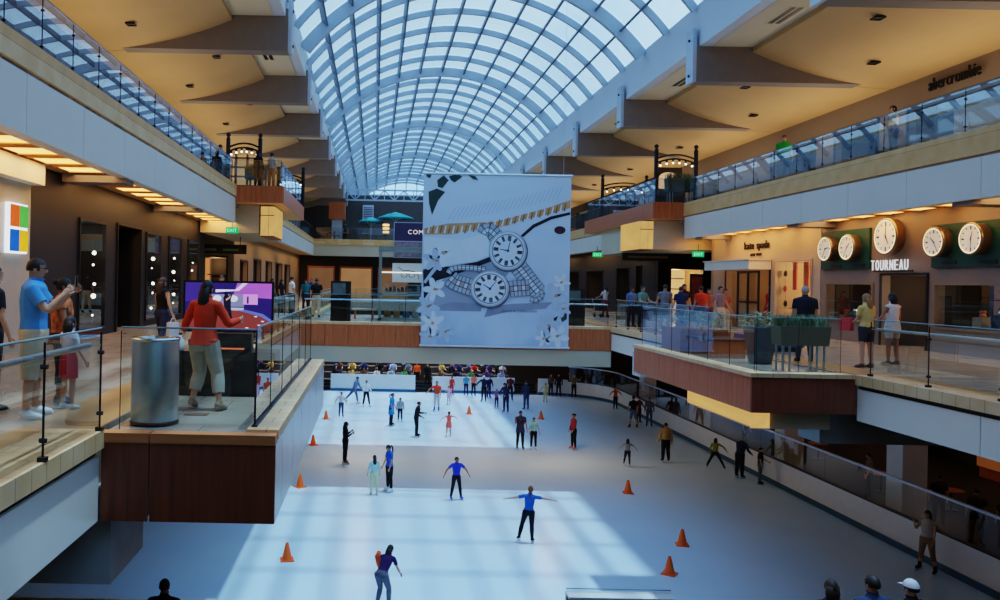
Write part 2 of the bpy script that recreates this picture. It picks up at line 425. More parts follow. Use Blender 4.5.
def lantern(x0, x1, y0, y1, z0, z1, label, side):
    r = empty('hanging_light_box', label=label, cat='light box')
    mb = MB(); w = (x1-x0)
    mb.box(x0, x0+w*.58, y0-.03, y0, z0, z1-.4); mb.box(x0+w*.61, x1, y0-.03, y0, z0, z1-.4)
    mb.box(x0, x0+w*.58, y0-.03, y0, z1-.36, z1); mb.box(x0+w*.61, x1, y0-.03, y0, z1-.36, z1)
    X = x1 if side > 0 else x0; a, b = sorted((X, X+side*.03)); k = 4
    for i in range(k): mb.box(a, b, y0+(y1-y0)*i/k+.02, y0+(y1-y0)*(i+1)/k-.02, z0, z1)
    mb.build('glowing_panel', M_warm2, r); B(x0+.01,x1-.01,y0+.01,y1,z0-.05,z1).build('casing', M_woodD, r)
lantern(-4.95, -4.38, 34.3, 37.2, 9.85, 11.1, 'glowing yellow lantern box under the left upper balcony', 1)
lantern(12.35, 12.95, 37.4, 40.3, 9.75, 11.05, 'glowing yellow lantern box under the right upper balcony', -1)
struct('trim_14', B(-7.55,-5.02,34.35,42.5,9.95,11.15), M_cream, 'cream bulkhead under the left upper balcony', 'bulkhead')
struct('trim_15', B(12.97,16.5,37.35,46,9.75,11.08), M_cream, 'cream bulkhead under the right upper balcony', 'bulkhead')

# ---- concrete cross beams and columns of the lowest level
for i, (x0, x1, y0, y1, z0, lb) in enumerate((
    (-9.5, -2.75, 8.5, 9.7, 4.72, 'grey concrete cross beam under the near left walkway'),
    (8.95, 27, 16.0, 16.8, 4.93, 'grey concrete cross beam under the right walkway by the wooden balcony'),
    (9.0, 27, 27.0, 27.8, 4.93, 'far concrete cross beam under the right walkway'),)):
    struct('ceiling_beam_%d' % (i+1), B(x0,x1,y0,y1,z0,5.74), M_concrete, lb, 'beam')
for i, (y, lb) in enumerate(((27.2,'nearest white square column behind the rink glass on the right'),(34.9,'second white square column behind the rink glass on the right'),
                (44.5,'third white square column behind the rink glass on the right'),(53,'farthest white column behind the rink glass on the right'))):
    r = empty('column', (18.2, y, 0), label=lb, cat='column', kind='structure')
    B(-.42,.42,-.42,.42,.0,5.74).build('shaft', M_board, r); B(-.46,.46,-.46,.46,-.02,.25).build('base', M_dark, r)
    B(-.5,.5,-.5,.5,5.4,5.74).build('capital', M_concrete, r)

# ================================================================== SKYLIGHT
R_ARC, ZC = 8.9, 12.0
HA = math.asin(7/8.9)
XC = 3.8
def arc(a, r): return (XC+r*math.sin(a), ZC+r*math.cos(a))
r = empty('window_1', label='long barrel-vaulted glass skylight with white curved ribs', cat='skylight', kind='structure')
NA = 24
mb = MB()
for i in range(NA):
    a0, a1 = -HA+2*HA*i/NA, -HA+2*HA*(i+1)/NA
    (x0, z0), (x1, z1) = arc(a0, R_ARC+.1), arc(a1, R_ARC+.1)
    mb.quad((x0,SKY0,z0),(x1,SKY0,z1),(x1,SKY1,z1),(x0,SKY1,z0))
mb.build('glazing', M_sky_glass, r)
ribs = [27.3+2.633*k for k in range(-13, 30)]
def arch_bar(y, hw, r0, r1):
    vs = []; fs = []
    for i in range(NA*2+1):
        a = -HA+2*HA*i/(NA*2)
        for rr, yy in ((r0,y-hw),(r0,y+hw),(r1,y+hw),(r1,y-hw)):
            x, z = arc(a, rr); vs.append((x, yy, z))
    for i in range(NA*2):
        for k in range(4): fs.append((i*4+k, i*4+(k+1)%4, i*4+4+(k+1)%4, i*4+4+k))
    fs += [(3,2,1,0), tuple(NA*8+k for k in range(4))]
    return MB().add(vs, fs)
for k, y in enumerate(ribs):
    if y > SKY1 or y < SKY0: continue
    big = (k % 6 == 3)
    ob = arch_bar(y, .075 if not big else .11, R_ARC-.20 if not big else R_ARC-.45, R_ARC+.06)
    ob.build('rib', M_rib, r, smooth=False)
for k in range(1, 12):
    a = -HA+2*HA*k/12
    vs = []
    for y in (SKY0, SKY1):
        for rr, w in ((R_ARC-.24,-.045),(R_ARC-.24,.045),(R_ARC+.08,.05),(R_ARC+.08,-.05)):
            x, z = arc(a, rr); vs.append((x+w*math.cos(a), y, z-w*math.sin(a)))
    MB().add(vs, [(0,1,2,3),(7,6,5,4),(0,4,5,1),(1,5,6,2),(2,6,7,3),(3,7,4,0)]).build('purlin', M_purlin, r)
# glazed gable at the far end with its truss
mb = MB()
pts = [(arc(-HA+2*HA*i/NA, R_ARC)[0], SKY1, arc(-HA+2*HA*i/NA, R_ARC)[1]) for i in range(NA+1)]
mb.poly(pts); mb.build('gable_glazing', M_sky_glass, r)
mb = MB()
for k in range(1, 10):
    x = GX0+14*k/10; z = ZC+math.sqrt(max(R_ARC**2-(x-XC)**2, 0)); mb.box(x-.06, x+.06, SKY1-.1, SKY1+.05, 17.5, z)
mb.box(GX0, GX1, SKY1-.15, SKY1, 17.4, 17.7); mb.box(GX0+1.5, GX1-1.5, SKY1-.12, SKY1, 19.1, 19.25)
mb.build('gable_mullion', M_rib, r)
# far truss across the hall
r = empty('roof_truss', label='white lattice truss crossing under the far end of the skylight', cat='truss', kind='structure')
mb = MB(); mb.box(GX0,GX1,82,82.15,17.25,17.4); mb.box(GX0,GX1,82,82.15,16.2,16.35)
mb.build('chord', M_rib, r); mb = MB()
for k in range(14):
    x = GX0+k; z0, z1 = (16.3, 17.3) if k % 2 else (17.3, 16.3)
    mb.tube([(x,82.07,z0),(x+1,82.07,z1)], .05, 6); mb.tube([(x,82.07,16.3),(x,82.07,17.3)], .04, 6)
mb.build('lattice', M_rib, r)

# ---- edge girders and gallery ceilings
def gallery_ceiling(side, dz):
    """side +1 right, -1 left"""
    s = side; X = lambda d: XC+s*d
    tagw = 'right' if s > 0 else 'left'
    zs = 16.15+dz
    mb = MB(); a, b = sorted((X(7.0), X(7.4))); mb.box(a, b, SKY0+.01, 107, zs, 17.62+dz*.5)
    struct('ceiling_girder_%s' % tagw, mb, M_girder, 'white edge girder along the %s side of the skylight' % tagw, 'girder')
    a, b = sorted((X(7.38), X(8.85))); struct('ceiling_strip_%s' % tagw, B(a,b,-7.9,91,zs,zs+.1), M_ceil2, 'pale flat ceiling strip beside the %s girder' % tagw, 'ceiling')
    # swooping panels, one continuous lined vault cut by the beams
    mb = MB(); n = 14; prof = []
    for i in range(n+1):
        t = i/n; prof.append((X(8.8+4.95*t), 14.9+dz+1.08*(1-t)**2))
    bays = [11.5]+[19.4+7.9*k for k in range(9)]+[91]
    bl = [-7.9]+[-4.3+7.9*k for k in range(12)]+[91]
    for y0, y1 in zip(bl[:-1], bl[1:]):
        for i in range(n):
            (xa, za), (xb, zb) = prof[i], prof[i+1]
            mb.quad((xa,y0+.02,za),(xb,y0+.02,zb),(xb,y1-.02,zb),(xa,y1-.02,za))
        xa, za = prof[0]; mb.quad((xa,y0,za),(xa,y1,za),(xa,y1,za+.35),(xa,y0,za+.35))
    mb.build('ceiling_panel', M_ceil).name = 'ceiling_panels_%s' % tagw
    o = bpy.data.objects['ceiling_panels_%s' % tagw]; tag(o, 'swooping beige ceiling panels over the %s upper gallery' % tagw, 'ceiling', None, 'structure')
    for k, y in enumerate([-4.3+7.9*j for j in range(12)]):
        r = empty('ceiling_beam_%s' % tagw, label='%s grey-brown ceiling beam from the near end, on the %s' % (ORD[k], tagw), cat='beam', kind='structure')
        a, b = sorted((X(6.9), X(13.9))); B(a,b,y-.28,y+.28,14.97+dz,16.4+dz).build('beam_body', M_beam, r)
        a, b = sorted((X(6.78), X(6.9))); mb = MB().box(a,b,y-.3,y+.3,14.95+dz,16.75+dz)
        mb.build('end_plate', M_plate, r)
        mb = MB(); xb = X(6.77)
        for zz in (15.2, 16.4): mb.tube([(xb,y,zz+dz),(xb-s*.04,y,zz+dz)], .05, 8)
        mb.build('bolt', M_dark, r)
    # vents and downlights
    for k, y in enumerate([11.5+7.9*j for j in range(8)]):
        for yy, xo in ((y+2.0, 8.0), (y+4.4, 8.25)):
            v = empty('ceiling_vent', (X(xo), yy, zs-.012), label='dark slotted air vent in the %s ceiling strip' % tagw, cat='vent', group='slotted vents in the %s ceiling strip' % tagw)
            B(-.26,.26,-.75,.75,0,.01).build('frame', M_ceil2, v)
            mb = MB()
            for xx in (-.11, .11): mb.box(xx-.07, xx+.07, -.7, .7, -.012, 0)
            mb.build('slot', M_black, v)
        for yy, t in ((y+2.6, .22), (y+5.4, .55)):
            z = 14.9+dz+1.08*(1-t)**2
            v = empty('ceiling_downlight', (X(8.8+4.95*t), yy, z-.05), label='dark square downlight in the %s beige ceiling' % tagw, cat='downlight', group='square downlights in the %s ceiling' % tagw)
            mb = MB(); q = .14
            for a0 in ((-q,-q,q,-q+.03),(-q,q-.03,q,q),(-q,-q,-q+.03,q),(q-.03,-q,q,q)): mb.box(a0[0],a0[2],a0[1],a0[3],-.03,.01)
            mb.build('housing', M_dark, v); B(-q,q,-q,q,0,.02).build('lens', M_black, v)
gallery_ceiling(1, 0.); gallery_ceiling(-1, .74)

# ---- gallery walls (top level)
def wallX(name, X, face, y0, y1, z0, z1, holes, m, label, t=.25):
    """wall in a plane X=const; face=+1 looks to +X; holes (ya,yb,za,zb) left open"""
    a, b = sorted((X, X-face*t)); mb = MB(); y = y0
    for ya, yb, za, zb in sorted(holes):
        if ya > y: mb.box(a,b,y,ya,z0,z1)
        if za > z0+.01: mb.box(a,b,ya,yb,z0,za)
        if zb < z1-.01: mb.box(a,b,ya,yb,zb,z1)
        y = yb
    if y < y1: mb.box(a,b,y,y1,z0,z1)
    return struct(name, mb, m, label, 'wall')
M_beigew = C8('beige_shop_wall', 128,112,94, rough=.7, var=.05, scale=.6)
h = [(22.0,26.4,L3,14.0),(28,30.6,L3,14.0),(32,35.5,L3,14.0)]
wallX('wall_right_gallery', 17.5, -1, 2, 46, L3, 15.2, h, M_beigew, 'beige shop wall of the right upper gallery')
wallX('wall_right_gallery_far', 17.5, -1, 46, 92, L3, 15.2, [(48+6*k, 52+6*k, L3, 14.3) for k in range(6)], M_gbrown, 'dark shop wall at the far right of the upper gallery')
wallX('wall_left_gallery', -9.9, 1, 2, 92, L3, 15.9, [(20+7*k, 25+7*k, L3, 14.6) for k in range(9)], M_gbrown, 'dark shop wall of the left upper gallery')
# ================================================================== SHOP FRONTS (walkway level)
WINN = [1]
def niche(X, face, ya, yb, za, zb, depth, mback, label, frame=M_dark, glassm=M_glassk, fw=.06, door=False, mside=None, shelves=0):
    WINN[0] += 1
    r = empty(('door_%d' if door else 'window_%d') % WINN[0], label=label, cat='shop entrance' if door else 'shop window', kind='structure')
    f = face; xb = X-f*depth; xi = X-f*.02
    a, b = sorted((xb, xb-f*.1)); B(a,b,ya-.05,yb+.05,za-.05,zb+.05).build('back_panel', mback, r)
    a, b = sorted((xi, xb)); mb = MB()
    mb.box(a,b,ya-.08,ya-.001,za-.08,zb+.08); mb.box(a,b,yb+.001,yb+.08,za-.08,zb+.08)
    mb.box(a,b,ya,yb,zb+.001,zb+.08); mb.box(a,b,ya,yb,za-.08,za-.001)
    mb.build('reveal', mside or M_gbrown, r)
    if shelves:
        mb = MB(); a, b = sorted((xb, xb+f*.45))
        for k in range(shelves):
            z = za+(zb-za)*(k+.6)/(shelves+.4); mb.box(a,b,ya+.1,yb-.1,z-.02,z+.02)
        mb.build('shelf', M_charcoal, r)
    a, b = sorted((X, X+f*.05)); mb = MB()
    mb.box(a,b,ya-fw,ya,za-fw,zb+fw); mb.box(a,b,yb,yb+fw,za-fw,zb+fw); mb.box(a,b,ya,yb,zb,zb+fw)
    if not door: mb.box(a,b,ya,yb,za-fw,za)
    mb.build('frame', frame, r)
    if not door: MB().quad((X,ya,za),(X,yb,za),(X,yb,zb),(X,ya,zb)).build('pane', glassm, r)
    return r
XW = -7.6
# dark store on the left
lw = [(20.5,22.4,6.6,9.42),(23.5,25.8,L2,9.5),(26.5,28.2,6.6,9.42),(29.4,31.2,6.6,9.45),(32.4,34.3,6.6,9.47)]
wallX('wall_left_dark_store', XW, 1, 17.6, 35.6, L2, 10.42, lw, M_charcoal, 'charcoal shop front on the left with narrow lit windows')
wallX('wall_left_logo_store', XW, 1, 2, 17.58, L2, 10.42, [], C8('pale_glass_front', 178,176,164, rough=.2, var=.03), 'pale shop front at the far left carrying a four-colour logo')
struct('trim_16', MB().box(XW,XW+.3,2,17.6,9.95,10.4), M_white, 'pale bulkhead above the logo shop front', 'bulkhead')
for k, (ya, yb, za, zb) in enumerate(lw):
    if k == 1:
        niche(XW, 1, ya, yb, za, zb, 3., M_black, 'tall black doorway in the charcoal shop front', door=True, mside=M_black)
    else:
        niche(XW, 1, ya, yb, za, zb, 1.3, mat('window_back', s2l(110,100,92), emit=.05, ecol=(1,.7,.5)),
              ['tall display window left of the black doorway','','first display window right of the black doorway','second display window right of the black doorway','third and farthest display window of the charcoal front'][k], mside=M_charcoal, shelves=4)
        v = empty('string_of_bulbs', (XW-.18, yb-.3, 0), label=['bulb string in the window left of the black doorway','','bulb string in the first window past the black doorway','bulb string in the second window past the black doorway','bulb string in the farthest charcoal shop window'][k], cat='light')
        MB().tube([(0,0,za+.05),(0,0,zb-.05)], .012, 6).build('cord', M_dark, v)
        mb = MB()
        for j in range(5): mb.ball((.02*(j%3),.03*((j*k)%3-1),za+.3+.43*j+.1*((j*3+k)%2)), (.03,.07,.045,.035,.06)[(j+k)%5], M_bulb, 8, 6)
        mb.build('bulb', M_bulb, v)
        for j in range(3):
            z = za+(zb-za)*(j+.6)/4.4+.02
            o = MB().box(-.12,.12,-.2,.2,0,.3+.05*j).box(-.04,.04,-.06,.06,.3+.05*j,.36+.05*j).build('gift_box', C8('goods_%d' % ((k+j) % 4), *[(150,40,40),(200,190,170),(90,110,130),(170,120,70)][(k+j) % 4], var=.1), None, loc=(XW-1.05, ya+.45+.35*j, z))
            tag(o, '%s boxed ware on a shelf of the %s charcoal shop window' % (['lowest','middle','upper'][j], ['nearest','','second','third','farthest'][k]), 'goods')
# four-colour logo
v = empty('logo_sign', (XW+.02, 16.75, 8.95), label='glowing square of red, green, blue and yellow tiles on the pale shop front', cat='sign')
B(0,.10,-.42,.42,-.52,.52).build('backing', emis('logo_white_light', (.85,.9,1.), 1.6), v)
for nm, y0, z0, c in (('red_tile',-.40,.03,(.85,.12,.03)),('green_tile',.03,.03,(.10,.48,.08)),('blue_tile',-.40,-.48,(.02,.12,.65)),('yellow_tile',.03,-.48,(.95,.5,.03))):
    B(.10,.13,y0,y0+.37,z0,z0+.45).build(nm, emis('logo_'+nm, c, .8), v)
# wall facing the camera where the left side steps back, and the shops beyond
def wallY(name, Y, x0, x1, z0, z1, holes, m, label, t=.25):
    mb = MB(); x = x0
    for xa, xb, za, zb in sorted(holes):
        if xa > x: mb.box(x,xa,Y,Y+t,z0,z1)
        if za > z0+.01: mb.box(xa,xb,Y,Y+t,z0,za)
        if zb < z1-.01: mb.box(xa,xb,Y,Y+t,zb,z1)
        x = xb
    if x < x1: mb.box(x,x1,Y,Y+t,z0,z1)
    return struct(name, mb, m, label, 'wall')
def nicheY(Y, xa, xb, za, zb, depth, mback, label, door=True, mside=M_gbrown, shelves=0):
    WINN[0] += 1
    r = empty(('door_%d' if door else 'window_%d') % WINN[0], label=label, cat='shop entrance' if door else 'shop window', kind='structure')
    B(xa-.05,xb+.05,Y+depth,Y+depth+.1,za-.05,zb+.05).build('back_panel', mback, r)
    mb = MB(); mb.box(xa-.08,xa-.001,Y+.02,Y+depth,za-.08,zb+.08); mb.box(xb+.001,xb+.08,Y+.02,Y+depth,za-.08,zb+.08); mb.box(xa,xb,Y+.02,Y+depth,zb+.001,zb+.08)
    mb.build('reveal', mside, r)
    mb = MB(); mb.box(xa-.08,xa,Y-.05,Y,za,zb+.08); mb.box(xb,xb+.08,Y-.05,Y,za,zb+.08); mb.box(xa,xb,Y-.05,Y,zb,zb+.08); mb.build('frame', M_dark, r)
    if shelves:
        mb = MB()
        for k in range(shelves):
            z = za+(zb-za)*(k+.6)/(shelves+.4); mb.box(xa+.2,xb-.2,Y+depth-.4,Y+depth,z-.03,z+.03)
        mb.build('shelf', M_charcoal, r)
    return r
M_tanw = C8('tan_clad_wall', 158,132,102, rough=.5, var=.06, scale=.7)
wallY('wall_left_stepped', 43.0, -12, XW, L2, 10.42, [(-9.6,-8.0,L2,9.1)], M_tanw, 'tan wall facing the camera beyond the charcoal shop front')
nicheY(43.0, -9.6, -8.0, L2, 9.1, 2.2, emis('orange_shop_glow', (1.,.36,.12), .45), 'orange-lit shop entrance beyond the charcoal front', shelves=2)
hl = [(45,47.5,L2,9.0),(50,53,L2,9.2),(55.5,58.5,L2,9.2),(61,65,L2,9.2),(67,71,L2,9.2)]
wallX('wall_left_far_shops', XW, 1, 43.25, 80, L2, 10.42, hl, M_tanw, 'tan clad row of shop fronts at the far left')
for k, (ya, yb, za, zb) in enumerate(hl):
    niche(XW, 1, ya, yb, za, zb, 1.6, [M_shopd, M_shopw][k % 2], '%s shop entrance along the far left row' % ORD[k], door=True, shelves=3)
struct('wall_far_walkway', B(XW,15.5,80,80.3,L2,11), M_gbrown, 'dark brown shop wall at the far end of the walkway level', 'wall')
for k, (xa, xb, lb) in enumerate(((-6.6,-4.2,'far end shop front with warm light on the left'),(-3.4,-.4,'far end shop front with a wide orange opening'),(.4,3.2,'far end shop front behind the glass kiosk'))):
    o = MB().box(xa,xb,79.9,79.99,L2,9.2,[M_shopd,M_shopw,M_shopd][k]).box(xa-.15,xa,79.85,79.99,L2,9.4,M_wood).box(xb,xb+.15,79.85,79.99,L2,9.4,M_wood).box(xa,xb,79.85,79.99,9.2,9.4,M_wood).build('door_far_%d' % (k+1))
    tag(o, lb, 'shop entrance', None, 'structure')
# hanging direction sign
v = empty('hanging_sign', (-7.35, 37.5, 9.35), label='long dark directional sign hanging beyond the charcoal shop front', cat='sign')
B(-1.1,1.3,-.08,.08,-.22,.22).build('board', M_dark, v)
for x in (-.85, .2): B(x,x+.75,-.09,-.08,-.08,.02).build('text_bar', C8('sign_text_green', 120,150,110), v)
mb = MB().tube([(-.8,0,.22),(-.8,0,.62)], .02, 6).tube([(1.,0,.22),(1.,0,.62)], .02, 6); mb.build('hanger', M_dark, v)
for loc, lb in (((-6.15,34.2,10.05),'green exit sign beneath the left upper balcony'),((15.0,37.2,9.55),'green exit sign beneath the right upper balcony'),((12.2,44,9.7),'small green exit sign beyond the right lantern box')):
    v = empty('exit_sign', loc, label=lb, cat='sign')
    B(-.26,.26,-.04,.04,-.13,.13).build('case', emis('exit_green_light', (.02,.75,.2), .5), v)
    text_obj('lettering','EXIT',.2,emis('exit_letter_light',(.3,1.,.5),1.2),(-.21,-.05,-.075),0,v,depth=.01,width=.42)
    MB().tube([(0,0,.13),(0,0,.45)], .015, 6).build('stem', M_dark, v)

# ---- right walkway shops
XS = 15.5
M_katew = C8('cream_shop_front', 178,156,132, rough=.5, var=.03, scale=.5)
kh = [(28.4,30.9,6.6,9.05),(31.4,35.3,L2,9.0)]
wallX('wall_right_cream_shop', XS, -1, 27.85, 36.65, L2, 10.32, kh, M_katew, 'cream shop front with black script sign on the right')
th = [(24.9,27.4,7.05,8.2),(22.45,24.45,L2,8.48),(17.6,22.1,7.05,8.2)]
wallX('wall_right_watch_shop', XS, -1, 12, 27.8, L2, 10.32, th, C8('taupe_stone_front', 128,110,96, rough=.5, var=.05, scale=.5), 'taupe watch shop front with clocks on the right')
wallX('wall_right_near', XS, -1, 1, 12, L2, 10.32, [], M_katew, 'plain shop front wall near the right edge', )
niche(XS, -1, *kh[0], 1.5, mat('kate_window_back', s2l(244,214,160), emit=.9, ecol=(1,.68,.3)), 'bright yellow display window of the cream shop', frame=M_katew, mside=M_katew)
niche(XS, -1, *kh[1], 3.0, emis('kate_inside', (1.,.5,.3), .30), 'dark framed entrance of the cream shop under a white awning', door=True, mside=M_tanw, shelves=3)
WN = niche(XS, -1, *th[0], 1.6, mat('watch_back', s2l(60,44,36), emit=.06, ecol=(1,.5,.3)), 'left display window of the watch shop', frame=M_beigew, shelves=2)
niche(XS, -1, *th[1], 3.0, M_gbrown, 'dark entrance of the watch shop below the lettering', door=True, shelves=2)
niche(XS, -1, *th[2], 1.6, mat('watch_back', (.1,.1,.1)), 'right display window of the watch shop', frame=M_beigew, shelves=2)
# door leaves of the cream shop
v = empty('shop_door', (XS-.3, 32.6, L2), label='black framed glass doors of the cream shop', cat='door')
for y in (-.9, 0., .9): B(-.03,.03,y-.04,y+.04,0,2.36).build('stile', M_black, v)
mb = MB()
for z in (.04, 1.1, 2.32): mb.box(-.03,.03,-.9,.9,z-.04,z+.04)
mb.build('rail', M_black, v); MB().quad((0,-.9,0),(0,.9,0),(0,.9,2.36),(0,-.9,2.36)).build('pane', M_glassk, v)
# awning slab
o = MB().box(XS-.9,XS-.02,31.3,35.5,8.76,9.12).box(XS-.95,XS-.02,31.25,35.55,9.12,9.16).build('entrance_awning', C8('white_awning', 232,222,204, var=.02)); tag(o, 'white slab awning over the entrance of the cream shop', 'awning')
v = empty('script_sign', (XS-.04, 33.4, 9.62), -PI/2, 'small black script lettering on the cream shop front', 'sign')
letters('kate spade',.46,M_black,v,-.15,0.,2.1,.04,.10); letters('NEW YORK',.17,M_black,v,.42,-.3,.95,.03,.14)
# watch-shop panels, lettering and clocks
for y0, y1, z0, z1, ys, lb in ((25.0,27.7,8.7,9.98,(26.75,25.5),'dark green sign board behind the two left wall clocks'),(17.6,22.2,8.68,9.85,(21.5,20.1),'dark green sign board behind the two right wall clocks')):
    v = empty('sign_board', (XS,0,0), label=lb, cat='sign board')
    B(-.08,-.005,y0,y1,z0,z1).build('board', M_green, v)
    for y in ys: B(-.11,-.081,y-.28,y+.28,8.76,8.84).build('name_plate', M_black, v)
v = empty('shop_sign', (XS-.16, 24.75, 8.63), -PI/2, 'white shop-name lettering under the largest wall clock', 'sign')
for k, ch in enumerate('TOURNEAU'):
    text_obj('letter',ch,.46,emis('letter_white_light',(.95,.95,1.),.75),(.222*k,0,0),0,v,depth=.03,width=.15,bold=-.006)
B(.0,1.8,.06,.10,-.05,-.01).build('mounting_bar', M_dark, v)
def clock(y, z, d, hh, mm, lb):
    v = empty('wall_clock', (XS-.10, y, z), -PI/2, lb, 'clock')
    R = d/2
    prof = [(R*.9,0),(R,.02),(R,.20),(R*1.04,.24),(R*1.04,.29),(R*.96,.31),(R*.9,.28)]
    def ring(prof, m, seg=32):
        mb = MB(); vs = []; fs = []; n = len(prof)
        for r_, h_ in prof:
            for k in range(seg): a = 2*PI*k/seg; vs.append((r_*math.cos(a), -h_, r_*math.sin(a)))
        for i in range(n-1):
            for k in range(seg): fs.append((i*seg+k, i*seg+(k+1)%seg, (i+1)*seg+(k+1)%seg, (i+1)*seg+k))
        return mb.add(vs, fs)
    ring(prof, None).build('drum_case', C8('bronze_steel_case', 150,120,96, rough=.3, metal=.8, var=.1), v, smooth=True)
    ring([(R*.95,.302),(R*.90,.315),(R*.86,.30)], None).build('lit_rim', emis('clock_rim_light', (1.,.72,.4), 1.5), v)
    mb = MB(); mb.poly([(R*.9*math.cos(2*PI*k/32), -.27, R*.9*math.sin(2*PI*k/32)) for k in range(32)][::-1]); mb.build('dial', mat('clock_dial', s2l(226,214,196), emit=.22, ecol=(1,.85,.65), var=.05), v)
    mb = MB()
    for k in range(12):
        a = 2*PI*k/12; w = .03 if k % 3 else .05; c, s_ = math.cos(a), math.sin(a); l0, l1 = (R*.66, R*.82) if k % 3 else (R*.58, R*.82)
        mb.quad(*[(x*s_+w*e*c*R, -.274, x*c-w*e*s_*R) for x, e in ((l0,-1),(l0,1),(l1,1),(l1,-1))])
    mb.build('hour_marks', M_dark, v)
    for nm, a, l, w in (('hour_hand', 2*PI*(hh+mm/60)/12, .5, .05), ('minute_hand', 2*PI*mm/60, .75, .035)):
        c, s_ = math.cos(a), math.sin(a)
        MB().quad(*[(x*s_+w*e*c*R, -.279, x*c-w*e*s_*R) for x, e in ((-.12*R,-1),(-.12*R,1),(l*R,.5),(l*R,-.5))]).build(nm, M_black, v)
clock(26.94, 9.38, .82, 2, 35, 'leftmost small round clock on the left green panel')
clock(25.7, 9.38, .82, 1, 35, 'second small round clock on the left green panel, next to the lettering')
clock(23.75, 9.62, 1.06, 5, 0, 'largest round clock, directly above the white lettering')
clock(21.7, 9.36, .80, 10, 25, 'round clock nearest the lettering on the right green panel')
clock(20.35, 9.38, .80, 12, 30, 'rightmost round clock on the right green panel')
v = empty('tube_light', (16.8, 23.1, L2), label='white vertical tube light in the watch shop entrance', cat='light')
MB().tube([(0,0,.55),(0,0,1.95)], .07, 10).build('tube', emis('tube_white_light', (1.,.85,.75), 7.), v); B(-.1,.1,-.1,.1,0,.55).build('base', M_dark, v)
v = empty('tube_light', (16.5, 20.8, 7.2), label='yellow vertical tube light in the right watch display', cat='light')
MB().tube([(0,0,.0),(0,0,.9)], .04, 10).build('tube', emis('tube_yellow_light', (1.,.75,.4), 6.), v); B(-.08,.08,-.08,.08,-.14,0).build('base', M_dark, v)
# display goods in the watch windows
for k in range(11):
    y = (25.2+.5*k) if k < 5 else (18.0+.62*(k-5)); z = 7.06
    v = empty('watch_display', (XS+.55, y, z), label='%s display stand from the near end in the %s watch window' % (ORD[k if k < 5 else k-5], 'left' if k < 5 else 'right'), cat='display')
    h_ = .12+.09*((k*7) % 4)
    MB().box(-.16,.16,-.16,.16,0,h_).build('plinth', [M_charcoal, M_tanw, C8('red_velvet',150,40,26,var=.1)][k % 3], v)
    MB().lathe([(.07,0),(.08,.05),(.05,.1),(.09,.14),(.05,.18)], (0,0,h_), 10).build('watch_roll', [M_chrome, M_wood, emis('case_glow',(1,.4,.15),.9)][k % 3], v)
# mannequins and bags of the cream shop
def mannequin(loc, lb, c, rz):
    v = empty('mannequin', loc, rz, lb, 'mannequin')
    mb = MB().tube([(0,0,.95),(0,0,1.1),(0,0,1.3),(0,0,1.42),(0,0,1.47)], [(.15,.10),(.11,.08),(.16,.11),(.15,.08),(.05,.05)], 10)
    mb.tube([(0,0,1.46),(0,0,1.56)], .045, 8); mb.ball((0,0,1.64), (.075,.09,.11), None, 10, 8)
    for s in (-1,1): mb.tube([(s*.17,0,1.4),(s*.24,.02,1.12),(s*.22,-.1,.88)], [.045,.035,.025], 8); mb.tube([(s*.08,0,.96),(s*.09,0,.5),(s*.09,0,.05)], [.075,.05,.035], 8)
    mb.build('body', C8('mannequin_skin', 206,180,160), v, True)
    MB().tube([(0,0,1.44),(0,0,1.3),(0,0,1.1),(0,0,.9),(0,0,.5)], [(.165,.10),(.18,.13),(.13,.10),(.19,.15),(.30,.24)], 12).build('dress', c, v, True)
    MB().lathe([(.2,0),(.2,.03),(.04,.04)], (0,0,0), 14).build('base', M_steel, v)
orange = C8('orange_dress', 226,74,34, var=.1); coral = C8('coral_dress', 214,60,50, var=.12)
mannequin((XS+.8, 28.8, 6.62), 'mannequin in a red dress in the yellow display window', coral, -PI/2)
mannequin((XS-.55, 31.6+2.9, L2), 'mannequin in an orange dress beside the cream shop entrance', orange, -PI/2)
mannequin((XS+1.2, 33.9, L2), 'mannequin in a red dress inside the cream shop entrance', coral, -PI/2-.4)
def handbag(loc, lb, m, rz=0.):
    v = empty('handbag', loc, rz, lb, 'handbag')
    MB().prism([(-.17,-.07,0),(.17,-.07,0),(.13,-.06,.24),(-.13,-.06,.24)], (0,.13,0)).build('bag_body', m, v)
    MB().tube([(.09*math.cos(PI*k/8),0,.24+.13*math.sin(PI*k/8)) for k in range(9)], .012, 6, side=(0,1,0)).build('handle', M_wood, v)
v = empty('display_shelf', (XS+.5, 29.9, 7.3), label='dark floating shelf in the yellow display window', cat='shelf')
B(-.3,.3,-.75,.4,-.03,0).build('board', M_dark, v); mb = MB().tube([(.2,-.6,0),(.2,-.6,1.7)], .008, 6).tube([(.2,.35,0),(.2,.35,1.7)], .008, 6); mb.build('cable', M_dark, v)
handbag((XS+.45, 29.42, 7.302), 'orange handbag on the shelf in the yellow display window', orange, 0)
handbag((XS+.45, 29.95, 7.302), 'red handbag on the shelf in the yellow display window', coral, 0)
for k, (y, z) in enumerate(((30.7,8.6),(30.72,8.02),(30.68,7.45),(30.7,6.85))):
    o = MB().ball((0,0,0), (.05,.12,.12), None, 10, 8).tube([(0,0,.12),(0,0,.42)], .006, 5).build('hanging_ornament', coral if k % 2 else M_dark, None, True, loc=(XS+.25, y, z)); tag(o, ['topmost','second','third','lowest'][k]+' ornament of the hanging string in the yellow window', 'ornament')
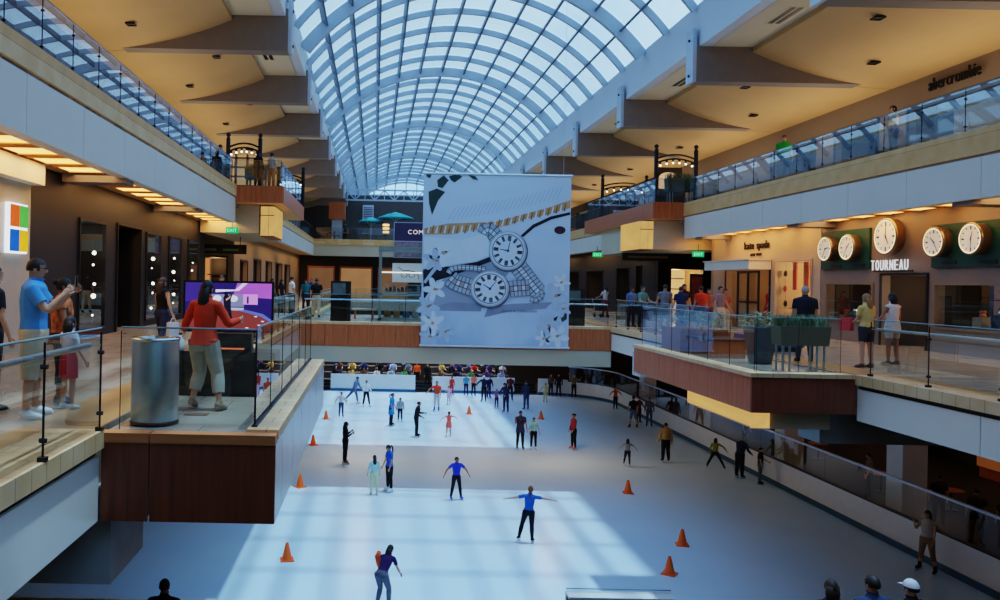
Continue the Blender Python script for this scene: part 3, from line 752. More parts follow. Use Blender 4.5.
# streamers at the top of the window
for k, y in enumerate((28.6,29.0,29.4,30.2)):
    o = MB().prism([(-.02,-.12,0),(-.02,.12,0),(-.02,.15,1.05),(-.02,-.15,1.05)], (.04,0,0)).build('hanging_streamer', [orange, coral][k % 2], None, loc=(XS+.35, y, 7.98)); tag(o, '%s red streamer from the right at the top of the yellow window' % ORD[k], 'streamer')
# alcove beyond the cream shop
struct('wall_right_alcove', MB().box(XS,20,36.66,36.9,L2,10.32), M_tanw, 'side wall of the passage beyond the cream shop', 'wall')
wallY('wall_right_stepped', 43.0, XS-.3, 24, L2, 10.35, [(15.9,17.6,L2,8.95)], M_black, 'black shop front facing the camera beyond the cream shop')
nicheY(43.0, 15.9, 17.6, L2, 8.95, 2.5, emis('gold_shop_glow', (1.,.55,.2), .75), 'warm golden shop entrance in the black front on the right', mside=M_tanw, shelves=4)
v = empty('hanging_sign', (14.6, 42.2, 9.55), label='long dark directional sign hanging near the golden shop entrance', cat='sign')
B(-1.6,1.9,-.08,.08,-.2,.2).build('board', M_dark, v); B(-1.3,.8,-.1,-.08,-.06,.05).build('lettering', C8('sign_text_tan', 150,120,80), v)
mb = MB().tube([(-1.2,0,.2),(-1.2,0,.75)], .02, 6).tube([(1.5,0,.2),(1.5,0,.75)], .02, 6); mb.build('hanger', M_dark, v)
hr = [(46.6,47.4,L2,9.2),(48.9,51.2,L2,9.1),(54.5,58.5,L2,9.0),(61,65,L2,9.0),(68,72,L2,9.0)]
wallX('wall_right_far_shops', XS, -1, 43.25, 80, L2, 10.35, hr, M_charcoal, 'dark row of shop fronts at the far right')
for k, (ya, yb, za, zb) in enumerate(hr):
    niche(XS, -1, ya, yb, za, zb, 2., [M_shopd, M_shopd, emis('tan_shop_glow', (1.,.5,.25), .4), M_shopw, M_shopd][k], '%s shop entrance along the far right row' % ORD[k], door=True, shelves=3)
v = empty('shop_sign', (XS-.05, 47.6, 9.62), -PI/2, 'small red lit shop sign on the dark far right row', 'sign')
B(-.05,1.5,0.,.04,-.12,.42).build('backing', M_black, v); mb = MB()
for k in range(5):
    for j in range(2): mb.box(.1+.25*k,.28+.25*k,-.03,0,-.02+.18*j,.1+.18*j)
mb.build('lit_marks', emis('red_letter_light',(1.,.35,.22),1.6), v)
# tall lit display signs by the golden entrance
for k, (x, y) in enumerate(((15.15, 41.6),)):
    v = empty('poster_stand', (x+.35, 38.6, L2), label='tall dark display panel between the cream shop and the golden entrance', cat='panel')
    B(-.3,.3,-.06,.06,0,2.3).build('board', M_charcoal, v); B(-.24,.24,-.075,-.06,.9,2.15).build('poster', C8('dark_red_poster', 110,40,32, var=.3, scale=6), v)

# ---- soffits with cove lamps beneath the upper galleries
struct('ceiling_left_soffit', B(XW,XL3-.3,2,80,10.44,10.5), M_soff, 'warm lit soffit over the left walkway', 'ceiling')
struct('ceiling_right_soffit', B(XR3+.3,XS,2,80,10.34,10.4), M_soff, 'warm lit soffit over the right walkway', 'ceiling')
for s, xa, z, tw in ((1,XL3-.45,10.44,'left'),(-1,XR3+.45,10.34,'right')):
    for k in range(26):
        y = 9.+1.317*k
        if s < 0 and y > 37: break
        o = MB().box(-.46,.46,-.42,.42,-.03,0,M_warm).box(-.5,.5,-.46,-.42,-.05,0,M_soff).box(-.5,.5,.42,.46,-.05,0,M_soff).build('cove_lamp', None, None, loc=(xa-s*.35, y, z))
        tag(o, 'warm orange cove lamp in the soffit over the %s walkway' % tw, 'lamp', 'cove lamps over the %s walkway' % tw)
    for k in range(5):
        y = 11.5+7.9*k
        if s < 0 and y > 37: break
        a, b = sorted((xa+s*.35, xa-s*1.15)); st = B(a,b,y-.35,y+.35,z-.22,z-.002)
        struct('ceiling_bracket_%s' % tw, st, M_beam, '%s dark bracket from the near end crossing the %s soffit' % (ORD[k], tw), 'bracket')
# ================================================================== RAILINGS
def railing(name, p0, p1, z, h, n, label, post=M_dark, handrail=None, postw=.022, gm=None, clamps=True):
    """glass guard from p0 to p1: panels, slim posts at the joints, a capping edge"""
    r = empty(name, (p0[0], p0[1], z), label=label, cat='railing')
    d = Vector((p1[0]-p0[0], p1[1]-p0[1], 0)); L = d.length; u = d.normalized(); w = Vector((-u.y, u.x, 0))
    for k in range(n):
        a, b = u*(L*k/n+.02), u*(L*(k+1)/n-.02)
        MB().quad(a+Vector((0,0,.04)), b+Vector((0,0,.04)), b+Vector((0,0,h)), a+Vector((0,0,h))).build('glass_panel', gm or M_glass, r)
    for k in range(n+1):
        a = u*(L*k/n)
        mb = MB().tube([a+Vector((0,0,0)), a+Vector((0,0,h-.04))], postw/2, 6)
        if clamps:
            for zz in (.18, h-.25): mb.tube([a-w*.03+Vector((0,0,zz)), a+w*.03+Vector((0,0,zz))], .022, 6)
        if clamps: mb.box(a.x-.035,a.x+.035,a.y-.035,a.y+.035,0,.04)
        mb.build('post', post, r)
    mb = MB().tube([Vector((0,0,h)), u*L+Vector((0,0,h))], .011, 6); mb.build('top_edge', M_edge, r)
    if handrail:
        mb = MB().tube([w*handrail[0]+Vector((0,0,handrail[1])), u*L+w*handrail[0]+Vector((0,0,handrail[1]))], .028, 10)
        for k in range(n+1): a = u*(L*k/n); mb.tube([a+Vector((0,0,handrail[1])), a+w*handrail[0]+Vector((0,0,handrail[1]))], .014, 6)
        mb.build('handrail', M_steel, r)
    return r
railing('glass_railing', (XL3-.15,7), (XL3-.15,33.4), 11.9, 1.08, 18, 'long glass railing of the left upper gallery reflecting the skylight', gm=M_glassU)
railing('glass_railing', (XL3-.1,33.6), (-4.0,33.6), 11.87, 1.1, 2, 'short front glass railing of the left upper balcony', gm=M_glassU)
railing('glass_railing', (-4.05,33.7), (-4.05,42.9), 11.87, 1.1, 6, 'side glass railing of the left upper balcony', gm=M_glassU)
railing('glass_railing', (XL3-.1,43.4), (XL3-.1,75.8), 11.9, 1.08, 16, 'far glass railing of the left upper gallery', gm=M_glassU)
railing('glass_railing', (XR3+.15,7), (XR3+.15,36.5), 11.85, 1.1, 19, 'long glass railing of the right upper gallery below the green-shirted man', gm=M_glassU)
railing('glass_railing', (12.85,36.8), (14.2,36.8), 11.87, 1.1, 2, 'short front glass railing of the right upper balcony', gm=M_glassU)
railing('glass_railing', (12.85,36.9), (12.85,48.6), 11.87, 1.1, 8, 'side glass railing of the right upper balcony', gm=M_glassU)
railing('glass_railing', (XR3+.1,49), (XR3+.1,75.8), 11.85, 1.1, 14, 'far glass railing of the right upper gallery', gm=M_glassU)
railing('glass_railing', (XL3+.2,76.0), (XR3-.2,76.0), 11.9, 1.08, 12, 'glass railing of the far upper terrace under the teal parasols', gm=M_glassU)
railing('glass_railing', (XL2+.02,2.6), (XL2+.02,8.25), L2+.05, 1.06, 4, 'glass railing with steel handrail in the near left corner', handrail=(.12,.88))
railing('glass_railing', (-2.72,8.62), (-1.27,8.62), L2, 1.1, 1, 'front glass guard of the near left balcony before the steel bin', clamps=False, postw=.012)
railing('glass_railing', (-1.27,8.7), (-1.27,16.1), 6.42, 1.05, 6, 'side glass guard along the stone ledge of the near left balcony', clamps=False, postw=.012)
railing('glass_railing', (XL2-.1,16.4), (XL2-.1,30.9), L2+.05, 1.06, 9, 'glass railing of the left walkway between balcony and bridge', handrail=(.12,.85))
railing('glass_railing', (XL2+.1,31.15), (XR2-.1,31.15), 6.4, 1.06, 9, 'glass railing along the bridge behind the big banner', handrail=(.12,.85), clamps=False)
railing('glass_railing', (XL2+.1,38.85), (XR2-.1,38.85), L2, 1.06, 9, 'glass railing on the far side of the bridge', clamps=False)
railing('glass_railing', (XL2-.1,39.3), (XL2-.1,61.5), L2+.05, 1.06, 12, 'glass railing of the far left walkway beyond the bridge', handrail=(-.12,.85))
railing('glass_railing', (7.38,15.42), (9.0,15.42), 6.4, 1.05, 2, 'front glass guard of the right balcony before the grass planter', clamps=False, postw=.012)
railing('glass_railing', (7.38,15.5), (7.38,22.0), 6.4, 1.05, 6, 'side glass guard of the right wooden balcony', clamps=False, postw=.012)
railing('glass_railing', (XR2+.15,22.3), (XR2+.15,30.9), L2+.05, 1.06, 6, 'glass railing of the right walkway between balcony and bridge')
railing('glass_railing', (XR2+.15,39.3), (XR2+.15,61.5), L2+.05, 1.06, 12, 'glass railing of the far right walkway beyond the bridge')
railing('glass_railing', (XR2+.12,4.0), (XR2+.12,15.0), L2+.05, 1.06, 7, 'glass railing with handrail in front of the watch shop', handrail=(-.12,.88))
railing('glass_railing', (XL2+.1,61.9), (XR2-.1,61.9), L2, 1.06, 9, 'glass railing of the far walkway beyond the rink', clamps=False)
# ================================================================== RINK SURROUND
def barrier(name, pts, label, hb, hg, white_cap=False):
    """board wall along a polyline: white board, kick strip, cap, glass above, top rail"""
    r = empty(name, label=label, cat='rink barrier')
    n = len(pts)
    N = []
    for i in range(n):
        d = Vector((pts[min(i+1,n-1)][0]-pts[max(i-1,0)][0], pts[min(i+1,n-1)][1]-pts[max(i-1,0)][1], 0)).normalized()
        N.append(Vector((-d.y, d.x, 0)))       # to the left of travel = inward for a counter-clockwise path
    def strip(o0, o1, z0, z1):
        mb = MB(); vs = []
        for p, w in zip(pts, N):
            P = Vector((p[0], p[1], 0))
            for o, z in ((o0,z0),(o1,z0),(o1,z1),(o0,z1)): vs.append(P+w*o+Vector((0,0,z)))
        fs = [(i*4+k, i*4+(k+1)%4, i*4+4+(k+1)%4, i*4+4+k) for i in range(n-1) for k in range(4)]
        fs += [(3,2,1,0), tuple((n-1)*4+k for k in range(4))]
        return mb.add(vs, fs)
    strip(-.10,.0,.0,hb).build('board', M_board, r)
    strip(.0,.03,.0,.2).build('kick_strip', M_blue, r)
    strip(-.36 if white_cap else -.12,.02,hb,hb+.05).build('cap', M_dark if hg and not white_cap else M_board, r)
    if hg:
        acc = 0; last = 0; step = 0
        seg = []
        for i in range(n-1):
            a, b = Vector((*pts[i],0))-N[i]*.05, Vector((*pts[i+1],0))-N[i+1]*.05
            L = (b-a).length; k = max(1, round(L/2.4))
            for j in range(k):
                p, q = a+(b-a)*(j/k), a+(b-a)*((j+1)/k); e = (q-p).normalized()*.012
                MB().quad(p+e+Vector((0,0,hb+.05)), q-e+Vector((0,0,hb+.05)), q-e+Vector((0,0,hg)), p+e+Vector((0,0,hg))).build('glass_panel', M_glassd, r)
        strip(-.06 if white_cap else -.09,-.04 if white_cap else -.01,hg,hg+(.015 if white_cap else .07)).build('top_rail', M_edge if white_cap else M_plate, r)
    return r
P = rink_path(10)
# P: 0-10 near right corner, 11-21 far right corner, 22-32 far left corner, 33-43 near left corner
right = [p for p in P[10:22]]
# cut the far straight
barrier('rink_barrier', P[10:19], 'curving white rink barrier with glass on top along the right side', 1.05, 2.08)
barrier('rink_barrier', [(P[18][0]*.97+P[19][0]*.03, P[18][1]*.97+P[19][1]*.03)]+P[19:22]+[(11.87,RY1)][:0], 'rounded white barrier at the far right corner of the rink', 1.12, 0)
barrier('rink_barrier', [(10.24,RY1),(4.31,RY1)], 'white barrier at the far end right of the gate, behind the skaters in blue skates', 1.12, 0)
barrier('rink_barrier', [(3.06,RY1),(-3.06,RY1)], 'long blank white barrier at the far left below the spectators', 1.18, 0)
barrier('rink_barrier', P[22:33], 'white barrier at the far left corner hidden under the walkway', 1.12, 0)
barrier('rink_barrier', [(RX0,P[32][1]-.05),(RX0,P[33][1]+.05)], 'white barrier along the left side under the walkway', 1.05, 0)
barrier('rink_barrier', P[33:44]+[(2.,RY0)], 'white barrier rounding the near left corner', .8, 0)
barrier('rink_barrier', [(4.37,RY0),(6.7,RY0)], 'short white barrier panel at the bottom centre of the near end', 1.14, 1.26, True)
barrier('rink_barrier', [(6.9,RY0)]+P[0:10]+[(RX1,P[10][1]-.03)], 'white barrier rounding the near right corner', .8, 0)
# blue strip closing the gate openings
for i, (a, b, lb) in enumerate(((3.08,4.29,'steps in the gap of the far barrier, left gate'),(10.26,RX1-RR-.02,'steps in the gap of the far barrier, right gate'),(-4.98,-3.08,'steps at the far left end of the barrier'))):
    mb = MB()
    for k in range(4): mb.box(a,b,RY1+.05+.35*k,RY1+.40+.35*k,.0,.06+.2*k)
    struct('floor_gate_steps_%d' % (i+1), mb, M_dark, lb, 'steps')
# bleachers
for (x0, x1, lb) in ((-5.2,3.0,'dark spectator bleacher behind the far left barrier'),(4.35,10.2,'dark spectator bleacher behind the far centre barrier')):
    r = empty('bleacher', label=lb, cat='bleacher', kind='structure')
    mb = MB()
    for k in range(3): mb.box(x0,x1,RY1+.7+.95*k,RY1+1.65+.95*k+(.5 if k==2 else 0),-.02,.25+.42*k)
    mb.build('tier', M_gbrown, r)
    mb = MB()
    for k in range(3): mb.box(x0,x1,RY1+1.22+.95*k,RY1+1.6+.95*k,.62+.42*k,.68+.42*k); mb.box(x0,x1,RY1+1.36+.95*k,RY1+1.42+.95*k,.25+.42*k,.62+.42*k)
    mb.build('bench', C8('grey_bench', 120,110,104, var=.1), r)
r = empty('bleacher', label='near spectator bleacher below the bottom of the photo', cat='bleacher', kind='structure')
mb = MB()
for k in range(8): mb.box(-6,12,16.2-.85*k-.85,16.2-.85*k,-.02,.12+.526*k)
mb.build('tier', M_gbrown, r)

# dining clutter under the right walkway: tables seen through the rink glass
def cafe_table(loc, lb, chairs=True):
    v = empty('cafe_table', loc, 0, lb, 'table', 'tables behind the rink glass')
    MB().lathe([(.4,.71),(.42,.73),(.42,.75),(.4,.755)], (0,0,0), 20).build('tabletop', M_wood, v)
    MB().lathe([(.035,.03),(.035,.71)], (0,0,0), 8).build('stem', M_dark, v)
    MB().lathe([(.25,0),(.25,.02),(.05,.04)], (0,0,0), 16).build('base', M_dark, v)
    return v
for k, (x, y, nm) in enumerate(((20.2,24.2,'nearest'),(21.4,29.5,'second'),(20.4,32.0,'third'),(21.2,38.0,'fourth'),(20.2,42.0,'fifth'))):
    cafe_table((x,y,-.02), 'round table behind the rink glass on the lowest level, %s from the camera' % nm)
for k, (y, z0, z1, lb) in enumerate(((27.5,1.2,2.4,'dim orange panel on the wall behind the nearest white column'),(33,.5,2.2,'dim orange counter panel between the white columns'),(41,.6,2.6,'dim orange panel far behind the rink glass'))):
    v = empty('wall_panel', (26.5, y, 0), label=lb, cat='panel')
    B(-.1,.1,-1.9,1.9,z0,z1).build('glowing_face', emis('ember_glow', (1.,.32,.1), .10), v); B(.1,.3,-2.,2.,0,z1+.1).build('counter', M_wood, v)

# ---- orange cones
CO = C8('cone_orange', 255,104,32, rough=.5, var=.04)
cones = [(-2.35,22.8,'nearest orange cone, on the left side of the ice'),(-2.73,30.85,'second orange cone along the left side'),(-2.84,38.74,'third orange cone along the left side'),(-2.66,46.06,'farthest orange cone along the left side'),
 (9.94,30.93,'orange cone alone right of centre, near the girl in grey'),(9.69,24.82,'upper one of the two near orange cones on the right'),(8.36,22.29,'lower one of the two near orange cones on the right'),(10.02,47.53,'far orange cone near the couple in navy and aqua'),(5.9,48.82,'far orange cone in the sunlit centre')]
c0 = None
for x, y, lb in cones:
    if c0 is None:
        c0 = empty('traffic_cone', (x,y,0), .2, lb, 'cone', 'orange cones on the ice')
        MB().lathe([(.155,.03),(.15,.035),(.135,.08),(.05,.46),(.035,.5),(.02,.5)], (0,0,0), 18).build('cone_body', CO, c0, True)
        MB().box(-.19,.19,-.19,.19,0,.03).build('base', CO, c0)
    else: copy_tree(c0, (x,y,0), .3*x, lb)

# ================================================================== BANNER
BW, BH = 5.65, 6.58
v = empty('hanging_banner', (1.79, 30.62, 5.58), label='huge square banner with two silver wristwatches hanging over the rink', cat='banner')
def grad(name, c0, c1, c2):
    m, nt, out = new_mat(name); N = nt.nodes.new; L = nt.links.new
    tc = N('ShaderNodeTexCoord'); nz = N('ShaderNodeTexNoise'); nz.inputs['Scale'].default_value = .55; nz.inputs['Detail'].default_value = 4; nz.inputs['Distortion'].default_value = .6
    sx = N('ShaderNodeSeparateXYZ'); mr = N('ShaderNodeMapRange'); mr.inputs['From Max'].default_value = BH
    mr.inputs['To Min'].default_value = -.15; mr.inputs['To Max'].default_value = .55
    ad = N('ShaderNodeMath'); ad.operation = 'ADD'
    rp = N('ShaderNodeValToRGB'); e = rp.color_ramp.elements; e[0].position = .2; e[1].position = .95
    e[0].color = (*c0,1); e[1].color = (*c2,1); k = e.new(.55); k.color = (*c1,1)
    b = N('ShaderNodeBsdfPrincipled'); b.inputs['Roughness'].default_value = .55
    L(tc.outputs['Object'], nz.inputs['Vector']); L(tc.outputs['Object'], sx.inputs['Vector']); L(sx.outputs['Z'], mr.inputs['Value'])
    L(nz.outputs['Fac'], ad.inputs[0]); L(mr.outputs['Result'], ad.inputs[1]); L(ad.outputs[0], rp.inputs['Fac'])
    L(rp.outputs['Color'], b.inputs['Base Color']); L(b.outputs[0], out.inputs['Surface']); return m
M_ban = grad('banner_print', s2l(160,188,224), s2l(200,220,246), s2l(214,230,250))
B(0,BW,0,.03,0,BH).build('sheet', M_ban, v)
MB().tube([(-.05,.015,BH),(BW+.05,.015,BH)], .05, 8).tube([(-.05,.015,0),(BW+.05,.015,0)], .04, 8).build('rod', M_plate, v)
mb = MB()
for x in (.3, BW-.3): mb.tube([(x,.015,BH),(x,.015,15.0)], .006, 5)
mb.build('cable', M_plate, v)
def A(px, py):
    """printed artwork: position on the sheet from a 445 x 517 drawing grid"""
    return ((px-35)/445*BW, (557-py)/517*BH)
LAY = [0]
def ink(mb, pts, m, lay):
    q = [(A(*p)[0], -.004-.003*lay, A(*p)[1]) for p in pts]
    return mb.poly(q, m)
def ell(cx, cy, rx, ry, n=28, rot=0.):
    c, s = math.cos(rot), math.sin(rot)
    return [(cx+rx*math.cos(2*PI*k/n)*c-ry*math.sin(2*PI*k/n)*s, cy+rx*math.cos(2*PI*k/n)*s+ry*math.sin(2*PI*k/n)*c) for k in range(n)]
I_blk = C8('ink_black', 30,32,38, var=.15); I_sil = C8('ink_silver', 176,186,198, var=.2, scale=4); I_lt = C8('ink_light', 214,226,240, var=.04)
I_wht = C8('ink_white', 226,236,248, var=.03); I_dgrey = C8('ink_dark_grey', 84,92,104, var=.2, scale=3); I_grey = C8('ink_grey', 132,142,158, var=.12)
I_blu = C8('ink_blue', 40,80,160); I_leaf = C8('ink_leaf', 44,66,60, var=.2); I_org = C8('ink_orange', 202,156,104, var=.2, scale=3); I_org2 = C8('ink_dark_orange', 164,106,60, var=.15)
I_pale = C8('ink_pale_blue', 188,206,230, var=.06); I_gold = C8('ink_rose', 190,160,150); I_dred = C8('ink_dark_red', 66,40,48)
I_shd = C8('ink_shadow', 146,154,176, var=.12, scale=1.); I_shd2 = C8('ink_soft_shadow', 160,170,190, var=.08, scale=1.)
mb = MB()
# soft table shadow, white porcelain rim, pleated orange fan
ink(mb, [(45,455),(60,400),(120,335),(240,300),(300,330),(250,400),(230,440),(120,450)], I_shd2, 0)
ink(mb, [(55,445),(130,425),(220,430),(215,452),(100,452)], I_shd, 1)
ink(mb, [(225,470),(235,440),(300,428),(430,420),(410,440),(300,450)], I_shd, 1)
ink(mb, [(38,330),(60,322),(120,318),(200,303),(246,284),(246,300),(190,322),(130,345),(80,362),(42,420)], I_blk, 1)
ink(mb, [(40,230),(150,238),(230,215),(240,280),(190,303),(120,318),(40,322)], I_wht, 1)
ink(mb, [(40,205),(110,190),(250,182),(400,140),(478,112),(478,135),(420,155),(340,172),(290,192),(200,206),(120,222),(40,224)], I_org, 2)
for k in range(34):
    x = 48+12.4*k; y = 206-.0*x-(max(0,x-150)**1.18)*.085
    ink(mb, [(x,y+12),(x+5,y+14),(x+9,y-10),(x+6,y-11)], I_org2 if k % 2 else I_wht, 3)
for k in range(26):
    x = 110+13*k; y = 178-(max(0,x-120)**1.15)*.09
    ink(mb, [(x,y),(x+2,y+1),(x+26-k*.3,y-38),(x+24-k*.3,y-39)], I_pale, 2)
# stem
ink(mb, [(330,222),(338,226),(372,196),(420,172),(478,156),(478,148),(420,162),(366,188)], I_blk, 3)
ink(mb, ell(448,203,17,12), I_dred, 3)
# leaves
for p in ([(50,95),(75,85),(100,95),(80,120),(62,165),(52,130)], [(75,60),(95,45),(110,60),(92,84),(78,80)], [(110,48),(135,40),(152,48),(128,66),(118,60)], [(40,38),(60,38),(54,55),(44,50)], [(165,40),(190,46),(200,58),(182,54)]):
    ink(mb, p, I_leaf, 3)
ink(mb, [(432,470),(448,460),(440,482)], I_blk, 3); ink(mb, [(455,465),(474,445),(474,470),(460,480)], I_leaf, 3)
# white flowers
def flower(cx, cy, r, n, m, rot=0.):
    for k in range(n):
        a = rot+2*PI*k/n; ink(mb, ell(cx+r*.55*math.cos(a), cy+r*.55*math.sin(a), r*.55, r*.28, 14, a), m, 4+(k % 2))
    ink(mb, ell(cx, cy, r*.14, r*.14, 10), I_org, 6)
ink(mb, [(40,366),(46,372),(78,330),(96,290),(88,286),(70,322)], I_pale, 3)
for a in ((98,278,40,5,I_wht,.3),(72,300,34,5,I_pale,1.),(74,388,34,5,I_wht,.6),(55,440,34,5,I_pale,.2),(70,490,36,6,I_wht,.5),(60,530,28,5,I_pale,.9),(110,515,30,5,I_pale,.1),(440,400,40,5,I_pale,.4),(455,360,26,5,I_wht,.1),(420,490,34,6,I_pale,.8),(446,522,34,5,I_wht,.2),(405,530,24,5,I_wht,.7),(462,440,24,5,I_pale,.5)):
    flower(*a)
mb.build('printed_scenery', None, v)
def smooth(path, k=3):
    for _ in range(2):
        q = [path[0]]
        for a, b in zip(path[:-1], path[1:]): q += [(a[0]*.75+b[0]*.25, a[1]*.75+b[1]*.25), (a[0]*.25+b[0]*.75, a[1]*.25+b[1]*.75)]
        path = q+[path[-1]]
    # even steps
    out = [path[0]]; acc = 0
    for a, b in zip(path[:-1], path[1:]):
        L = math.hypot(b[0]-a[0], b[1]-a[1]); s = 0
        while acc+L-s >= 12: s += 12-acc; acc = 0; t = s/L; out.append((a[0]+(b[0]-a[0])*t, a[1]+(b[1]-a[1])*t))
        acc += L-s
    return out
def strap(mb, path, w, lay, accent=None):
    """watch bracelet: dark outline and rows of link rectangles along a path"""
    path = smooth(path)
    n = len(path)
    def off(i, o):
        a = path[max(i-1,0)]; b = path[min(i+1,n-1)]; dx, dy = b[0]-a[0], b[1]-a[1]; l = math.hypot(dx,dy) or 1
        return (path[i][0]-dy/l*o, path[i][1]+dx/l*o)
    for i in range(n-1):
        ink(mb, [off(i,-w/2-1.5), off(i+1,-w/2-1.5), off(i+1,w/2+1.5), off(i,w/2+1.5)], I_dgrey, lay)
        for a, b, m in ((-w/2,-w*.2,I_sil),(-w*.14,w*.14,accent if accent and i % 2 else I_lt),(w*.2,w/2,I_sil)):
            q = lambda t, o: tuple(off(i,o)[k]*(1-t)+off(i+1,o)[k]*t for k in (0,1))
            ink(mb, [q(.1,a), q(.88,a), q(.88,b), q(.1,b)], m, lay+1)
def watch(cx, cy, rx, ry, rot, hour, minute, lay, straps):
    mb = MB()
    for pth, w, acc, dl in straps: strap(mb, pth, w, lay+dl, acc)
    L_ = lay+3
    ink(mb, ell(cx+2,cy+3,rx+2,ry+2,36), I_dgrey, L_); ink(mb, ell(cx,cy,rx,ry,36), I_sil, L_+1); ink(mb, ell(cx-1,cy-1,rx*.93,ry*.93,36), I_lt, L_+2)
    ink(mb, ell(cx,cy,rx*.84,ry*.84,36), I_dgrey, L_+3); ink(mb, ell(cx,cy,rx*.80,ry*.80,36), I_wht, L_+4)
    for k in range(12):
        a = 2*PI*k/12+rot; u = (math.sin(a),-math.cos(a)); t = (-u[1],u[0])
        for o in ((-2.6,0,2.6) if k % 3 else (-4,-1.3,1.3,4)):
            ink(mb, [(cx+rx*(u[0]*r_)+t[0]*(o+e), cy+ry*(u[1]*r_)+t[1]*(o+e)) for r_, e in ((.50,-1.1),(.50,1.1),(.77,1.1),(.77,-1.1))], I_blk, L_+5)
    for a, l, w in ((rot+hour*2*PI/12,.42,2.2),(rot+minute*2*PI/60,.6,1.7)):
        u = (math.sin(a),-math.cos(a)); t = (-u[1],u[0])
        ink(mb, [(cx+rx*u[0]*r_+t[0]*e, cy+ry*u[1]*r_+t[1]*e) for r_, e in ((-.08,-w),(-.08,w),(l,w*.4),(l,-w*.4))], I_blu, L_+6)
    ink(mb, ell(cx,cy,3,3,10), I_blu, L_+6)
    return mb
watch(292,268,57,59,.12,9.1,1.,6,[([(268,240),(250,218),(234,204),(222,208),(214,228)],42,None,0),([(318,308),(334,326),(348,344),(362,362),(378,382),(388,392)],50,None,0),([(392,386),(402,398),(392,410),(372,418),(360,408)],14,None,1)]).build('printed_upper_watch', None, v)
watch(240,383,58,54,-.1,10.3,7.,16,[([(196,384),(176,378),(156,372),(138,366),(122,356),(116,344)],48,I_gold,0),([(114,340),(120,326),(150,320),(190,322),(230,326)],15,None,1),([(288,386),(308,382),(328,380),(350,378),(366,376)],46,I_gold,0)]).build('printed_lower_watch', None, v)
o = text_obj('printed_caption','jasmine collection',.16,I_dgrey,(A(276,452)[0],-.03,A(276,452)[1]),0,v,depth=.004,width=1.35)

# ================================================================== BRIDGE FURNITURE
# glass kiosk
v = empty('glass_kiosk', (0.22, 33.3, L2), label='glass shop kiosk with an eyeglasses poster standing on the bridge left of the banner', cat='kiosk')
mb = MB()
for x in (0, 1.9):
    for y in (0, 2.2): mb.box(x-.06,x+.06,y-.06,y+.06,0,3.05)
mb.box(-.08,1.98,-.08,2.28,2.95,3.1); mb.box(-.06,1.96,-.06,.06,1.08,1.14); mb.box(-.06,1.96,-.06,2.26,0,.12)
mb.build('frame', C8('kiosk_grey_green', 136,146,138, rough=.4), v)
mb = MB(); mb.quad((0,-.01,.12),(1.9,-.01,.12),(1.9,-.01,2.95),(0,-.01,2.95)); mb.quad((0,0,.12),(0,2.2,.12),(0,2.2,2.95),(0,0,2.95)); mb.quad((1.9,0,.12),(1.9,2.2,.12),(1.9,2.2,2.95),(1.9,0,2.95))
mb.build('pane', M_glassk, v)
mb = MB()
for z in (.75,1.2,1.5): mb.box(.1,1.85,.5,1.9,z-.02,z+.02)
mb.build('shelf', C8('kiosk_shelf', 150,175,178, rough=.2), v)
p_ = B(.5,1.75,.25,.28,1.62,2.42).build('poster', mat('poster_white', s2l(210,220,226), emit=.12), v)
def pmesh():
    mb = MB()
    mb.tube([(.75,.23,2.25),(.95,.23,2.1),(1.15,.23,2.12),(1.5,.23,2.05),(1.62,.23,1.85),(1.6,.23,1.75)], .014, 6)
    for cx in (1.0,1.32): mb.tube([(cx+.13*math.cos(2*PI*k/14), .23, 1.93+.1*math.sin(2*PI*k/14)) for k in range(15)], .012, 6)
    return mb
pmesh().build('printed_eyeglasses', M_dark, p_)
B(0,1.9,-.03,0,2.0,2.05).build('light_strip', emis('strip_white_light', (.9,1,1), 1.2), v)
for k in range(9):
    x = .42+.18*k+.2; sh = k % 3
    o = MB().box(-.06,.06,-.05,.05,0,.1+.05*sh).box(-.045,.045,-.04,.04,.1+.05*sh,.14+.05*sh).build('boxed_goods', C8('kiosk_goods_%d' % sh, *[(110,150,160),(70,90,110),(170,190,196)][sh]), None, loc=(.22+.28+.17*k, 33.3+1.0, L2+1.222))
    tag(o, '%s small boxed ware from the left on the kiosk shelf' % ORD[k], 'goods')
for k, (x, c) in enumerate(((.34,(190,140,90)),(.74,(200,150,100)),(1.14,(90,150,180)),(1.54,(200,210,215)))):
    handbag((.22+x, 33.3+1.0, L2+.13), ['tan bag at the left in the kiosk','second tan bag in the kiosk','blue bag low in the kiosk','white bag at the right in the kiosk'][k], C8('bag_%d' % k, *c), 0)
# black pedestals
def pedestal(loc, lb, w, hh):
    v = empty('display_pedestal', loc, 0, lb, 'pedestal')
    B(-w/2,w/2,-.2,.2,0,hh*.62).build('plinth', M_black, v)
    B(-w/2,w/2,-.16,.16,hh*.62,hh).build('monitor_case', M_charcoal, v)
    B(-w/2+.07,w/2-.07,-.175,-.16,hh*.68,hh-.08).build('screen', mat('dim_screen', s2l(70,92,96), emit=.06, var=.4, scale=4), v)
    B(w/2,w/2+.14,-.1,.1,0,hh*1.0).build('side_panel', M_gbrown, v)
pedestal((-1.42,32.0,L2), 'black display pedestal at the left end of the bridge', .66, 1.62)
pedestal((8.05,32.4,L2), 'black display pedestal on the bridge right of the banner', .62, 1.5)
v = empty('bench', (-.45,34.6,L2), label='low pale bench beside the glass kiosk', cat='bench'); B(-.5,.5,-.2,.2,.38,.45).build('seat', M_cream, v); mb = MB().box(-.42,-.34,-.18,.18,0,.38).box(.34,.42,-.18,.18,0,.38); mb.build('leg', M_wood, v)
